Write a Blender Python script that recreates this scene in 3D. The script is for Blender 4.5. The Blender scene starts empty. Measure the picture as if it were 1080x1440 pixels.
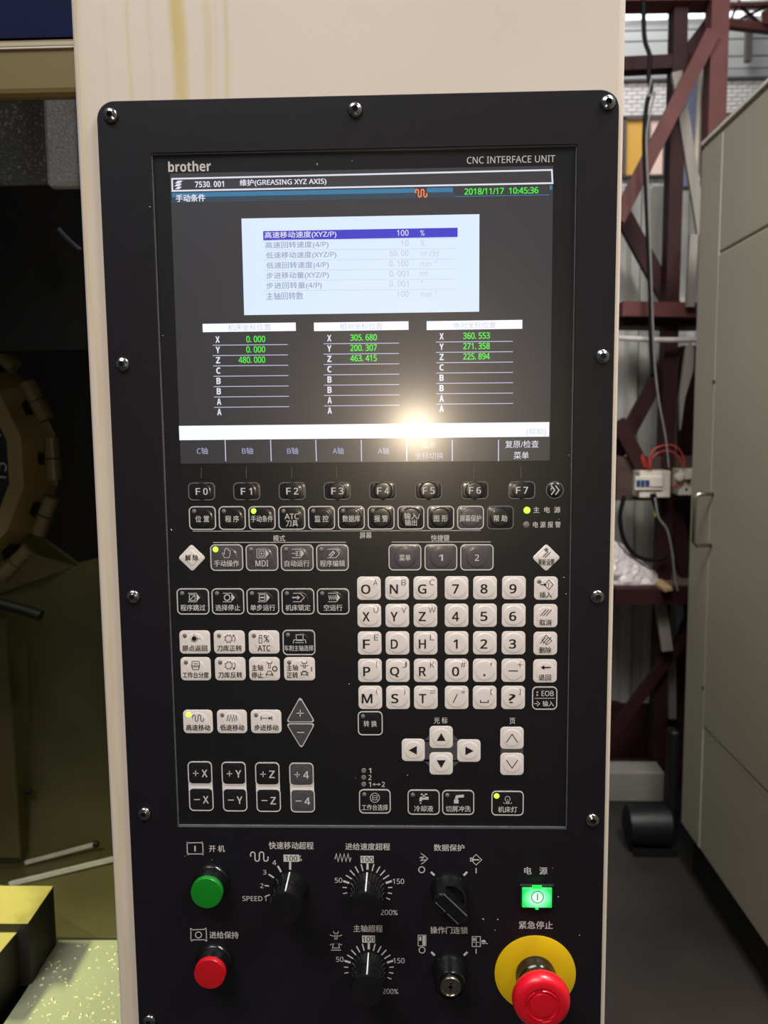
import bpy, math, random
from mathutils import Vector, Matrix
random.seed(7)
S = bpy.context.scene
COL = S.collection
PI = math.pi
EYE = 1.5            # height of the lens above the floor
DIST = 0.52          # lens to keypad membrane (membrane front is y = 0)
F = 1122.0           # focal length in pixels of a 1080 x 1440 frame

# ------------------------------------------------------------------ camera
cam_data = bpy.data.cameras.new('camera')
cam = bpy.data.objects.new('camera', cam_data)
COL.objects.link(cam)
R = (Matrix.Rotation(0.03179219, 3, 'Z') @ Matrix.Rotation(PI/2 - 0.10648322, 3, 'X') @ Matrix.Rotation(-0.01019046, 3, 'Z'))
CAM = Vector((0, -DIST, EYE))
cam.matrix_world = Matrix.Translation(CAM) @ R.to_4x4()
cam_data.sensor_fit = 'VERTICAL'
cam_data.sensor_height = 36
cam_data.sensor_width = 27
cam_data.lens = F / 1440 * 36
cam_data.clip_start = 0.02
cam_data.dof.use_dof = True
cam_data.dof.focus_distance = 0.525
cam_data.dof.aperture_fstop = 12.5
S.camera = cam

# ------------------------------------------------------------------ world, lights, exposure
world = bpy.data.worlds.new('hall_daylight')
S.world = world
world.use_nodes = True
world.node_tree.nodes['Background'].inputs[0].default_value = (0.86, 0.93, 1.0, 1)
world.node_tree.nodes['Background'].inputs[1].default_value = 0.09

def area(name, loc, target, size, power, color, size_y=None, disk=False):
    l = bpy.data.lights.new(name, 'AREA')
    l.energy = power
    l.color = color
    l.shape = 'DISK' if disk else ('RECTANGLE' if size_y else 'SQUARE')
    l.size = size
    if size_y: l.size_y = size_y
    o = bpy.data.objects.new(name, l)
    COL.objects.link(o)
    o.location = loc
    d = Vector(target) - Vector(loc)
    o.rotation_euler = d.to_track_quat('-Z', 'Y').to_euler()
    return o

area('phone_flash_light', (0.010, -0.53, 1.497), (0.010, 0, 1.497), 0.012, 0.72, (1.0, 0.81, 0.58), disk=True)
area('roof_skylight_light', (-1.6, -2.6, 6.2), (0.2, 0.2, 1.8), 3.0, 290, (1.0, 0.97, 0.96), size_y=2.4)
area('high_window_light', (2.1, -1.3, 4.3), (0.1, 0.0, 1.4), 0.9, 62, (1.0, 0.97, 0.96), size_y=0.7)
area('aisle_fill_light', (0.74, 0.10, 3.5), (0.66, 0.25, 0.0), 0.3, 88, (1.0, 0.98, 0.95), size_y=0.9)  # added fill lamp, no real skylight; brightens column edge and aisle
area('far_skylight_light', (1.2, 10.5, 9.2), (1.2, 13.5, 5.0), 6.0, 380, (0.96, 0.98, 1.0), size_y=3.0)
wl = area('machine_work_light', (-0.80, 0.30, 1.60), (-0.44, 0.36, 0.9), 0.20, 1.5, (0.98, 1.0, 0.50), size_y=0.06)
wl.data.spread = math.radians(75)

S.view_settings.view_transform = 'Standard'
S.view_settings.look = 'None'
S.view_settings.gamma = 1
S.view_settings.use_curve_mapping = False
S.view_settings.exposure = 0.0

# ------------------------------------------------------------------ geometry helpers
def edge_points(o, k=3):
    """An outline with k more points on each long straight run."""
    out = []; n = len(o); m = max(math.dist(o[i], o[(i+1) % n]) for i in range(n))
    for i in range(n):
        a, b = o[i], o[(i+1) % n]; out.append(a)
        if math.dist(a, b) > .3*m and math.dist(a, b) > .002:
            out += [(a[0]+(b[0]-a[0])*j/(k+1), a[1]+(b[1]-a[1])*j/(k+1)) for j in range(1, k+1)]
    return out

def at(px, py, Y=0.0):
    """The point of the vertical plane y = Y seen through pixel (px, py)."""
    d = R @ Vector(((px-540)/F, -(py-720)/F, -1))
    return CAM + d * ((Y - CAM.y) / d.y)

def atz(px, py, Z):
    d = R @ Vector(((px-540)/F, -(py-720)/F, -1))
    return CAM + d * ((Z - CAM.z) / d.z)

class MB:
    def __init__(s): s.v = []; s.f = []; s.m = []
    def add(s, vs, fs, mi=0):
        b = len(s.v)
        s.v += [tuple(v) for v in vs]
        s.f += [tuple(b+i for i in f) for f in fs]
        s.m += [mi]*len(fs)
        return s
    def box(s, a, b, mi=0):
        x0, x1 = sorted((a[0], b[0])); y0, y1 = sorted((a[1], b[1])); z0, z1 = sorted((a[2], b[2]))
        vs = [(x, y, z) for z in (z0, z1) for y in (y0, y1) for x in (x0, x1)]
        return s.add(vs, [(0,2,3,1),(4,5,7,6),(0,1,5,4),(2,6,7,3),(0,4,6,2),(1,3,7,5)], mi)
    def bar(s, p, q, w, d, mi=0, up=(0,-1,0)):
        """A square bar from p to q, width w across, depth d along up."""
        p, q = Vector(p), Vector(q)
        t = (q-p).normalized(); u = Vector(up); u = (u - t*u.dot(t)).normalized(); n = t.cross(u)
        vs = [c + n*(i*w/2) + u*(j*d/2) for c in (p, q) for i, j in ((-1,-1),(1,-1),(1,1),(-1,1))]
        return s.add(vs, [(0,1,2,3),(7,6,5,4),(0,4,5,1),(1,5,6,2),(2,6,7,3),(3,7,4,0)], mi)
    def prism(s, outline, y0, y1, mi=0):
        """outline = [(x, z)], extruded from y0 (front) to y1."""
        n = len(outline)
        vs = [(x, y0, z) for x, z in outline] + [(x, y1, z) for x, z in outline]
        return s.add(vs, [tuple(range(n)), tuple(range(2*n-1, n-1, -1))] + [(i, n+i, n+(i+1) % n, (i+1) % n) for i in range(n)], mi)
    def lathe(s, c, prof, axis='Y', n=32, mi=0, cap=True):
        """prof = [(radius, distance towards the viewer)] about c."""
        c = Vector(c); vs = []; fs = []
        for r, h in prof:
            for k in range(n):
                a = 2*PI*k/n
                if axis == 'Y': vs.append(c + Vector((r*math.cos(a), -h, r*math.sin(a))))
                elif axis == 'Z': vs.append(c + Vector((r*math.cos(a), r*math.sin(a), h)))
                else: vs.append(c + Vector((h, r*math.cos(a), r*math.sin(a))))
        for i in range(len(prof)-1):
            for k in range(n):
                fs.append((i*n+k, i*n+(k+1) % n, (i+1)*n+(k+1) % n, (i+1)*n+k))
        if cap:
            m = len(prof)-1
            fs.append(tuple(m*n+k for k in range(n))); fs.append(tuple(range(n-1, -1, -1)))
        return s.add(vs, fs, mi)
    def tube(s, pts, r, n=8, mi=0):
        pts = [Vector(p) for p in pts]; vs = []; fs = []
        prev = None
        for i, p in enumerate(pts):
            t = (pts[min(i+1, len(pts)-1)] - pts[max(i-1, 0)]).normalized()
            u = prev if prev else (Vector((0,0,1)) if abs(t.z) < .9 else Vector((1,0,0)))
            u = (u - t*u.dot(t)).normalized(); prev = u; w = t.cross(u)
            vs += [p + (u*math.cos(2*PI*k/n) + w*math.sin(2*PI*k/n))*r for k in range(n)]
        for i in range(len(pts)-1):
            for k in range(n): fs.append((i*n+k, i*n+(k+1) % n, (i+1)*n+(k+1) % n, (i+1)*n+k))
        fs.append(tuple(range(n-1, -1, -1))); fs.append(tuple((len(pts)-1)*n+k for k in range(n)))
        return s.add(vs, fs, mi)

ORI = {}
def obj(name, mb, mats, parent=None, smooth=False, bevel=0, origin=None, kind=None, label=None, auto=False):
    me = bpy.data.meshes.new(name)
    o = Vector(ORI[parent.name]) if parent else (Vector(origin) if origin else Vector((0,0,0)))
    me.from_pydata([tuple(Vector(v)-o) for v in mb.v], [], mb.f)
    if not isinstance(mats, (list, tuple)): mats = [mats]
    for m in mats: me.materials.append(m)
    if len(mats) > 1: me.polygons.foreach_set('material_index', mb.m)
    me.validate(); me.update()
    if smooth or auto:
        me.polygons.foreach_set('use_smooth', [True]*len(me.polygons))
        if auto: me.set_sharp_from_angle(angle=math.radians(35))
    ob = bpy.data.objects.new(name, me)
    COL.objects.link(ob)
    if parent: ob.parent = parent
    else: ob.location = o
    ORI[ob.name] = o
    if bevel:
        b = ob.modifiers.new('bevel', 'BEVEL'); b.width = bevel; b.segments = 3; b.limit_method = 'ANGLE'; b.angle_limit = math.radians(40)
    if kind: ob['kind'] = kind
    if label: ob['label'] = label
    return ob

def tag(o, label, cat, group=None):
    o['label'] = label; o['category'] = cat
    if group: o['group'] = group
    return o

def thing(name, loc, label, cat, group=None):
    o = bpy.data.objects.new(name, None); COL.objects.link(o)
    o.empty_display_size = .05
    o.location = loc; ORI[o.name] = Vector(loc)
    return tag(o, label, cat, group)

def spline(pts, n=8):
    """Catmull-Rom through the points."""
    P = [Vector(p) for p in pts]; P = [P[0]*2-P[1]] + P + [P[-1]*2-P[-2]]; out = []
    for i in range(1, len(P)-2):
        for k in range(n):
            t = k/n; a, b, c, d = P[i-1:i+3]
            out.append(.5*((2*b) + (c-a)*t + (2*a-5*b+4*c-d)*t*t + (3*b-a-3*c+d)*t**3))
    out.append(P[-2]); return out

# ------------------------------------------------------------------ materials
def lin(c):
    return tuple((x/255/12.92 if x/255 <= .04045 else ((x/255+.055)/1.055)**2.4) for x in c)

def mat(name, rgb, rough=.5, metal=0, spec=.5, coat=0, coat_rough=.1, emit=None, estr=1.0, vary=.12, scale=30, bump=0, bscale=200, stretch=(1,1,1), rgb2=None, contrast=None, trans=0):
    m = bpy.data.materials.new(name); m.use_nodes = True
    nt = m.node_tree; n = nt.nodes; L = nt.links
    b = n['Principled BSDF']
    c = lin(rgb)
    b.inputs['Roughness'].default_value = rough
    b.inputs['Metallic'].default_value = metal
    b.inputs['Specular IOR Level'].default_value = spec
    b.inputs['Coat Weight'].default_value = coat
    b.inputs['Coat Roughness'].default_value = coat_rough
    b.inputs['Transmission Weight'].default_value = trans
    tc = n.new('ShaderNodeTexCoord'); mp = n.new('ShaderNodeMapping'); mp.inputs['Scale'].default_value = stretch
    L.new(tc.outputs['Object'], mp.inputs[0])
    nz = n.new('ShaderNodeTexNoise'); nz.inputs['Scale'].default_value = scale; nz.inputs['Detail'].default_value = 4
    L.new(mp.outputs[0], nz.inputs['Vector'])
    r = n.new('ShaderNodeValToRGB')
    lo, hi = contrast or (.3, .7)
    r.color_ramp.elements[0].position = lo; r.color_ramp.elements[1].position = hi
    c2 = lin(rgb2) if rgb2 else tuple(x*(1+vary) for x in c)
    c1 = c if rgb2 else tuple(x*(1-vary) for x in c)
    r.color_ramp.elements[0].color = (*c1, 1); r.color_ramp.elements[1].color = (*c2, 1)
    L.new(nz.outputs['Fac'], r.inputs[0]); L.new(r.outputs[0], b.inputs['Base Color'])
    if emit:
        b.inputs['Emission Color'].default_value = (*lin(emit), 1)
        b.inputs['Emission Strength'].default_value = estr
    if bump:
        bn = n.new('ShaderNodeTexNoise'); bn.inputs['Scale'].default_value = bscale; bn.inputs['Detail'].default_value = 3
        L.new(mp.outputs[0], bn.inputs['Vector'])
        bp = n.new('ShaderNodeBump'); bp.inputs['Strength'].default_value = bump; bp.inputs['Distance'].default_value = .002
        L.new(bn.outputs['Fac'], bp.inputs['Height']); L.new(bp.outputs[0], b.inputs['Normal'])
    return m

def cream_material():
    m = mat('cream_machine_paint', (212, 199, 186), .42, vary=.03, scale=9, bump=.03, bscale=900)
    nt = m.node_tree; n = nt.nodes; L = nt.links; b = n['Principled BSDF']
    base = b.inputs['Base Color'].links[0].from_socket
    geo = n.new('ShaderNodeTexCoord'); sep = n.new('ShaderNodeSeparateXYZ'); L.new(geo.outputs['Object'], sep.inputs[0])
    wob = n.new('ShaderNodeTexNoise'); wob.inputs['Scale'].default_value = 9; L.new(geo.outputs['Object'], wob.inputs['Vector'])
    ma = n.new('ShaderNodeMath'); ma.operation = 'MULTIPLY_ADD'; L.new(wob.outputs['Fac'], ma.inputs[0]); ma.inputs[1].default_value = .012; L.new(sep.outputs['X'], ma.inputs[2])
    mr = n.new('ShaderNodeMapRange'); L.new(ma.outputs[0], mr.inputs[0]); mr.inputs[1].default_value = -.215+.006; mr.inputs[2].default_value = .145+.006
    ramp = n.new('ShaderNodeValToRGB'); cr = ramp.color_ramp
    def X(px, py): return (at(px, py).x + .215)/.36
    stops = [(X(106,90), 0), (X(113,90), .45), (X(120,90), .1)]
    for px, w, s in ((150,2,.2),(182,2,.3),(211,3,.4),(251,13,.75),(292,7,.35),(303,2,.2),(318,3,.4),(336,4,.45),(394,3,.2),(499,7,.45),(662,4,.2)):
        stops += [(X(px-w-2,90), 0), (X(px-w*.5,90), min(1, s*1.35)), (X(px+w*.5,90), s*1.1), (X(px+w+2,90), 0)]
    stops = stops[:32]
    stops.sort()
    cr.elements[0].position = stops[0][0]; cr.elements[0].color = (0,0,0,1)
    cr.elements[1].position = 1; cr.elements[1].color = (0,0,0,1)
    for p, s in stops[1:31]:
        e = cr.elements.new(min(max(p, 0), 1)); e.color = (s, s, s, 1)
    L.new(mr.outputs[0], ramp.inputs[0])
    st = n.new('ShaderNodeTexNoise'); st.inputs['Scale'].default_value = 14
    mp = n.new('ShaderNodeMapping'); mp.inputs['Scale'].default_value = (3, 1, .5); L.new(geo.outputs['Object'], mp.inputs[0]); L.new(mp.outputs[0], st.inputs['Vector'])
    r2 = n.new('ShaderNodeMapRange'); L.new(st.outputs['Fac'], r2.inputs[0]); r2.inputs[1].default_value = .35; r2.inputs[2].default_value = .6; r2.inputs[3].default_value = .35
    mul = n.new('ShaderNodeMath'); mul.operation = 'MULTIPLY'; L.new(ramp.outputs[0], mul.inputs[0]); L.new(r2.outputs[0], mul.inputs[1])
    mix = n.new('ShaderNodeMix'); mix.data_type = 'RGBA'
    L.new(mul.outputs[0], mix.inputs['Factor']); L.new(base, mix.inputs['A']); mix.inputs['B'].default_value = (*lin((196, 176, 110)), 1)
    L.new(mix.outputs['Result'], b.inputs['Base Color'])
    return m

M = {}
M['cream'] = cream_material()
M['plate'] = mat('black_powder_coat', (20, 18, 24), .45, spec=.3, vary=.08, scale=60, bump=.06, bscale=1500)
M['membrane'] = mat('black_polyester_membrane', (16, 15, 17), .38, coat=.25, coat_rough=.2, vary=.06, scale=40)
M['rim'] = mat('grey_rim', (92, 92, 96), .35, vary=.2, scale=90)
M['lcd'] = mat('lcd_dark_pixels', (14, 14, 15), .43, spec=.9, coat=1, coat_rough=.2, emit=(36, 34, 40), vary=.05)
def ui(name, rgb, s=1.0): return mat(name, (14, 14, 15), .43, spec=.9, coat=1, coat_rough=.2, emit=rgb, estr=s, vary=.02)
M['ui_white'] = ui('lcd_white_pixels', (238, 240, 255), 1.15)
M['ui_text'] = ui('lcd_text_pixels', (225, 225, 240))
M['ui_dim'] = ui('lcd_dim_text_pixels', (150, 155, 190))
M['ui_line'] = ui('lcd_line_pixels', (190, 190, 225))
M['ui_green'] = ui('lcd_green_pixels', (70, 240, 60))
M['ui_blue'] = ui('lcd_blue_pixels', (34, 116, 160))
M['ui_blue2'] = ui('lcd_deep_blue_pixels', (30, 54, 72))
M['ui_navy'] = ui('lcd_navy_pixels', (48, 44, 200))
M['ui_popup'] = ui('lcd_popup_pixels', (216, 232, 252), 1.05)
M['ui_grey'] = ui('lcd_grey_text_pixels', (150, 160, 190))
M['ui_faint'] = ui('lcd_faint_text_pixels', (196, 202, 214), 1.0)
M['ui_orange'] = ui('lcd_orange_pixels', (255, 130, 70))
M['ink'] = mat('light_grey_print', (196, 193, 190), .5, vary=.04)
M['ink_dim'] = mat('dim_grey_print', (96, 94, 94), .5, vary=.04)
M['ink_black'] = mat('black_print', (26, 25, 26), .45, vary=.04)
M['ink_grey'] = mat('grey_print', (110, 106, 104), .45, vary=.04)
M['key_white'] = mat('white_key_film', (222, 214, 209), .36, coat=.2, coat_rough=.2, vary=.03, scale=50)
M['key_black'] = mat('black_key_film', (24, 23, 25), .3, coat=.5, coat_rough=.13, vary=.05)
M['key_grey'] = mat('grey_key_film', (74, 70, 74), .33, coat=.4, coat_rough=.15, vary=.05)
M['led_off'] = mat('unlit_indicator', (112, 108, 106), .4, vary=.05)
M['led_on'] = mat('lit_green_indicator', (120, 200, 40), .4, emit=(150, 245, 50), estr=2.6, vary=.02)
M['steel'] = mat('screw_steel', (150, 148, 150), .2, metal=1, vary=.2, scale=300)
M['recess'] = mat('screw_recess', (20, 20, 20), .5, vary=.1)
M['black_gloss'] = mat('black_gloss_plastic', (15, 15, 16), .2, spec=.6, vary=.05)
M['black_matt'] = mat('black_matt_plastic', (14, 14, 15), .5, vary=.05)
M['green_cap'] = mat('green_button_cap', (12, 118, 26), .35, vary=.05)
M['red_cap'] = mat('red_button_cap', (176, 14, 26), .35, vary=.05)
M['estop'] = mat('red_mushroom_plastic', (196, 14, 34), .3, spec=.5, vary=.03)
M['yellow'] = mat('yellow_disc', (214, 176, 10), .45, vary=.04)
M['lit_green'] = mat('lit_green_lens', (20, 200, 60), .3, emit=(10, 230, 60), estr=1.2, vary=.02)
M['chrome'] = mat('worn_key_barrel', (170, 160, 150), .25, metal=1, vary=.2, scale=400)

# ------------------------------------------------------------------ print helpers (flat ink on a surface)
_tc = bpy.data.curves.new('print', 'FONT')
_to = bpy.data.objects.new('print', _tc)
COL.objects.link(_to)
_tc.resolution_u = 3
def sans(s, heavy):
    """Letters and figures as the plain or heavy sans-serif forms that the built-in font carries."""
    out = ''
    for c in s:
        if '0' <= c <= '9': out += chr((0x1D7EC if heavy else 0x1D7E2)+ord(c)-48)
        elif 'A' <= c <= 'Z': out += chr((0x1D5D4 if heavy else 0x1D5A0)+ord(c)-65)
        elif 'a' <= c <= 'z': out += chr((0x1D5EE if heavy else 0x1D5BA)+ord(c)-97)
        else: out += c
    return out
def glyphs(s, bold=0.0):
    _tc.body = sans(s, bold >= .03)
    bpy.context.view_layer.update()
    me = _to.to_mesh()
    vs = [(v.co.x, v.co.y) for v in me.vertices]; fs = [tuple(p.vertices) for p in me.polygons]
    _to.to_mesh_clear()
    b = bold if bold < .03 else bold-.03
    if b:
        n = len(vs); v0 = vs; f0 = fs; vs = []; fs = []
        for i, (dx, dy) in enumerate(((-b, -b*.6), (b, -b*.6), (b, b*.6), (-b, b*.6))):
            vs += [(x+dx, y+dy) for x, y in v0]; fs += [tuple(j+n*i for j in f) for f in f0]
    return vs, fs

class Ink:
    """Flat shapes on the panel, given in photograph pixels of the plane y = Y and set on it as real lengths."""
    def __init__(s, Y=0.0, lift=.00006, hf=None, mb=None):
        s.mb = mb or MB(); s.Y = Y; s.lift = lift; s.hf = hf
    def _y(s, x, z): return s.Y - s.lift - (s.hf(x, z) if s.hf else 0)
    def poly(s, pts, mi=0):
        P = [at(x, y, s.Y) for x, y in pts]
        s.mb.add([(p.x, s._y(p.x, p.z), p.z) for p in P], [tuple(range(len(P)))], mi); return s
    def rect(s, x0, y0, x1, y1, mi=0):
        a, b = at((x0+x1)/2, y0, s.Y), at((x0+x1)/2, y1, s.Y); c, d = at(x0, (y0+y1)/2, s.Y), at(x1, (y0+y1)/2, s.Y)
        s.mb.add([(x, s._y(x, z), z) for x, z in ((c.x, b.z), (d.x, b.z), (d.x, a.z), (c.x, a.z))], [(0,1,2,3)], mi); return s
    def text(s, t, cx, cy, w, h, bold=0.0, mi=0):
        vs, fs = glyphs(t, bold)
        if not vs: return s
        x0 = min(v[0] for v in vs); x1 = max(v[0] for v in vs); y0 = min(v[1] for v in vs); y1 = max(v[1] for v in vs)
        c = at(cx, cy, s.Y)
        W = (at(cx+w/2, cy, s.Y)-at(cx-w/2, cy, s.Y)).x; H = (at(cx, cy-h/2, s.Y)-at(cx, cy+h/2, s.Y)).z
        sx = W/max(x1-x0, 1e-6); sy = H/max(y1-y0, 1e-6)
        out = []; n0 = max(1, len(vs)//(4 if bold not in (0.0, .03) else 1))
        for i, (x, y) in enumerate(vs):
            X = c.x + (x-(x0+x1)/2)*sx; Z = c.z + (y-(y0+y1)/2)*sy
            out.append((X, s._y(X, Z)-8e-6*(i//n0), Z))
        s.mb.add(out, fs, mi); return s
    def line(s, pts, w=1.0, closed=False, mi=0):
        P = [at(x, y, s.Y) for x, y in pts]; P = [Vector((p.x, p.z)) for p in P]
        hw = w*.000463/2
        n = len(P); L = []; Rr = []
        for i in range(n):
            a = P[i-1] if (i > 0 or closed) else None; b = P[(i+1) % n] if (i < n-1 or closed) else None
            d1 = (P[i]-a).normalized() if a is not None else None; d2 = (b-P[i]).normalized() if b is not None else None
            d1 = d1 if d1 is not None else d2; d2 = d2 if d2 is not None else d1
            t = (d1+d2); t = t.normalized() if t.length > 1e-6 else d1
            nn = Vector((-t.y, t.x)); k = max(.45, abs(nn.dot(Vector((-d1.y, d1.x)))))
            L.append(P[i]+nn*hw/k); Rr.append(P[i]-nn*hw/k)
        vs = [(p.x, s._y(p.x, p.y), p.y) for p in L+Rr]
        s.mb.add(vs, [(i, n+i, n+(i+1) % n, (i+1) % n) for i in range(n if closed else n-1)], mi); return s
    def arc(s, cx, cy, r, a0=0, a1=360, w=1.0, n=20, ry=None, mi=0):
        ry = ry or r; full = abs(a1-a0) >= 360
        m = n if full else n+1
        return s.line([(cx+r*math.cos(math.radians(a0+(a1-a0)*k/n)), cy-ry*math.sin(math.radians(a0+(a1-a0)*k/n))) for k in range(m)], w, full, mi)
    def disc(s, cx, cy, r, n=20, mi=0):
        return s.poly([(cx+r*math.cos(2*PI*k/n), cy+r*math.sin(2*PI*k/n)) for k in range(n)], mi)
    def make(s, name, m, parent, **k): return obj(name, s.mb, m, parent, **k)

def rrect(cx, cz, w, h, r, k=6):
    """Rounded rectangle outline, counter-clockwise, 4*(k+1) points."""
    out = []
    for sx, sz, a0 in ((1,1,0),(-1,1,90),(-1,-1,180),(1,-1,270)):
        for i in range(k+1):
            a = math.radians(a0+90*i/k)
            out.append((cx+sx*(w/2-r)+r*math.cos(a), cz+sz*(h/2-r)+r*math.sin(a)))
    return out

# ================================================================== STRUCTURE: hall
M['floor'] = mat('oily_concrete', (58, 50, 44), .65, vary=.4, scale=1.3, rgb2=(24, 21, 18), contrast=(.35, .65))
M['brick'] = mat('whitewashed_brick', (232, 224, 220), .8, vary=.12, scale=3)
M['mortar'] = mat('grey_mortar', (140, 134, 132), .9, vary=.1, scale=8)
M['clad'] = mat('pale_cladding', (190, 190, 186), .5, vary=.06, scale=1.5)
M['band'] = mat('concrete_band', (172, 170, 170), .8, vary=.06, scale=2)
M['frame_grey'] = mat('dark_window_frame', (92, 84, 78), .5)
M['red_steel'] = mat('red_oxide_paint', (94, 54, 51), .55, spec=.25, vary=.2, scale=6)
M['dark_red'] = mat('dark_red_oxide_paint', (50, 24, 26), .6, spec=.2, vary=.2, scale=6)

mb = MB().box((-4, -3.5, -.05), (7, 15, 0)); obj('floor', mb, M['floor'], kind='structure')

WY = 14.0
def wx(px, py=200): return at(px, py, WY).x
def wz(py, px=950): return at(px, py, WY).z
wall = obj('wall_back', MB().box((-4, WY, 0), (7, WY+.25, 12)), M['mortar'], kind='structure')
# cladding boards above, one part each
zs = [-6, 28, 47, 62, 86, 103]
for a, b in zip(zs[:-1], zs[1:]):
    obj('cladding_panel', MB().box((-.5, WY-.10, wz(b)+.025), (7, WY, wz(a))), M['clad'], wall)
obj('concrete_band', MB().box((-.5, WY-.16, wz(115)), (7, WY, wz(103)-.02)), M['band'], wall)
# bricks that the aisle shows
bw, bh = 14*15/F*.95, 5.3*14.5/F
bm = MB().box((-bw/2+.008, -.03, -bh/2+.007), (bw/2-.008, 0, bh/2-.007))
first = None; count = 0
def brick(x, z):
    global first, count
    if first is None:
        first = obj('brick', bm, M['brick'], wall); o = first
    else:
        o = first.copy(); COL.objects.link(o); o.parent = wall
    o.location = (x, WY-.005+random.uniform(-.006, .004), z); count += 1
z = wz(116)-bh/2; row = 0
while z > wz(166):
    x = wx(872)+(row % 2)*bw/2
    while x < wx(1080):
        brick(x, z); x += bw
    z -= bh; row += 1
z = wz(251)-bh/2
while z > wz(275):
    x = wx(872)+(row % 2)*bw/2
    while x < wx(1000):
        brick(x, z); x += bw
    z -= bh; row += 1
# window
M['curtain_o'] = mat('ochre_blind', (208, 158, 70), .7, vary=.05, scale=3, stretch=(6, 1, .2), emit=(208,158,70), estr=.25)
M['curtain_p'] = mat('pale_pink_blind', (226, 196, 180), .7, vary=.05, scale=3, stretch=(6, 1, .2), emit=(226,196,180), estr=.3)
win = obj('window_1', MB().box((wx(872), WY-.14, wz(251)), (wx(940), WY-.02, wz(248)), 0).box((wx(872), WY-.14, wz(171)), (wx(940), WY-.02, wz(165)))
   .box((wx(872), WY-.14, wz(249)), (wx(878), WY-.02, wz(168))).box((wx(903.5), WY-.14, wz(249)), (wx(911), WY-.02, wz(168))).box((wx(930), WY-.14, wz(249)), (wx(940), WY-.02, wz(168))), M['frame_grey'], kind='structure')
obj('pane', MB().box((wx(878), WY-.08, wz(248)), (wx(903.5), WY-.05, wz(171))), M['curtain_o'], win, label='ochre lit pane')
obj('pane', MB().box((wx(911), WY-.08, wz(248)), (wx(930), WY-.05, wz(171))), M['curtain_p'], win, label='pale pink lit pane')
win2 = obj('window_2', MB().box((wx(1010), WY-.14, wz(168)), (wx(1060), WY-.02, wz(164))).box((wx(1010), WY-.14, wz(230)), (wx(1060), WY-.02, wz(227))), M['frame_grey'], kind='structure')
obj('pane', MB().box((wx(1010), WY-.08, wz(227)), (wx(1060), WY-.05, wz(168))), M['curtain_p'], win2)
# clerestory glazing
M['daylight'] = mat('daylit_glazing', (240, 244, 250), .5, emit=(250, 252, 255), estr=1.6, vary=.02)
cl = obj('window_3', MB().box((wx(874), WY-.3, wz(29)), (wx(1100), WY-.2, wz(27.5))).box((wx(874), WY-.3, wz(0)), (wx(1100), WY-.2, wz(-2))), M['frame_grey'], kind='structure')
def cx_(px): return at(px, 15, WY-.25).x
def cz_(py, px): return at(px, py, WY-.25).z
for a, b, c, d in ((870,905,27,20),(907,939,27,20),(942,965,25,20),(967,999,25,18),(1022,1046,24,13),(1049,1084,21,12),(1022,1084,9,2),(1040,1084,-2,-9)):
    obj('pane', MB().box((cx_(a), WY-.26, cz_(c, a)), (cx_(b), WY-.22, cz_(d, b))), M['daylight'], cl)

# roof truss beyond, upper right
tr = thing('roof_truss', at(1050, 36, 11), 'red oxide lattice truss under the bright clerestory glazing at upper right', 'truss')
A, B = at(1014, 33, 11), at(1110, 44, 11)
obj('chord', MB().bar(A, B, .10, .12), M['red_steel'], tr)
obj('chord', MB().bar(at(1014, 8, 11), at(1110, 6, 11), .05, .08), M['red_steel'], tr)
for p, q in (((1026,32),(1040,0)), ((1040,8),(1070,34)), ((1042,26),(1082,8)), ((1078,40),(1092,4))):
    obj('lattice_bar', MB().bar(at(*p, 11), at(*q, 11), .03, .04), M['dark_red'], tr)
obj('gusset', MB().prism([(at(x, y, 11).x, at(x, y, 11).z) for x, y in ((1068,38),(1066,22),(1080,16),(1096,20),(1096,42))], 10.9, 10.92), M['red_steel'], tr)
pz = at(1073, 88, 13)
tag(obj('wall_post', MB().bar((pz.x, 13.6, wz(104)), (pz.x, 13.6, wz(40)), .10, .1), M['frame_grey']), 'thin grey post against the pale cladding, beside the truss gusset', 'post')

# ================================================================== corrugated screen behind the rack
M['corr'] = mat('grey_corrugated_steel', (178, 177, 170), .45, metal=.1, vary=.12, scale=3, stretch=(3,1,.3))
RY = 2.70      # plane of the rack
CY = 3.0
mb = MB()
x = at(850, 600, CY).x; x1 = at(1010, 600, CY).x
pts = []
k = 0
while x < x1+.3:
    for dx, dy in ((0,0),(.035,0),(.05,.03),(.085,.03)): pts.append((x+dx, CY+dy))
    x += .10
zt = at(900, 262, CY).z
n = len(pts)
mb.add([(a, b, .25) for a, b in pts]+[(a, b, zt) for a, b in pts]+[(a, b+.003, .25) for a, b in pts]+[(a, b+.003, zt) for a, b in pts],
       [(i, i+1, n+i+1, n+i) for i in range(n-1)]+[(2*n+i+1, 2*n+i, 3*n+i, 3*n+i+1) for i in range(n-1)]+[(n+i, n+i+1, 3*n+i+1, 3*n+i) for i in range(n-1)]+[(i+1, i, 2*n+i, 2*n+i+1) for i in range(n-1)])
sc = obj('corrugated_screen', mb, M['corr'])
tag(sc, 'grey corrugated steel sheet screen standing behind the red oxide steel rack', 'screen')
obj('bottom_rail', MB().box((at(850,600,CY).x, CY-.03, 0), (x1+.3, CY+.06, .25)), M['dark_red'], sc)

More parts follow.
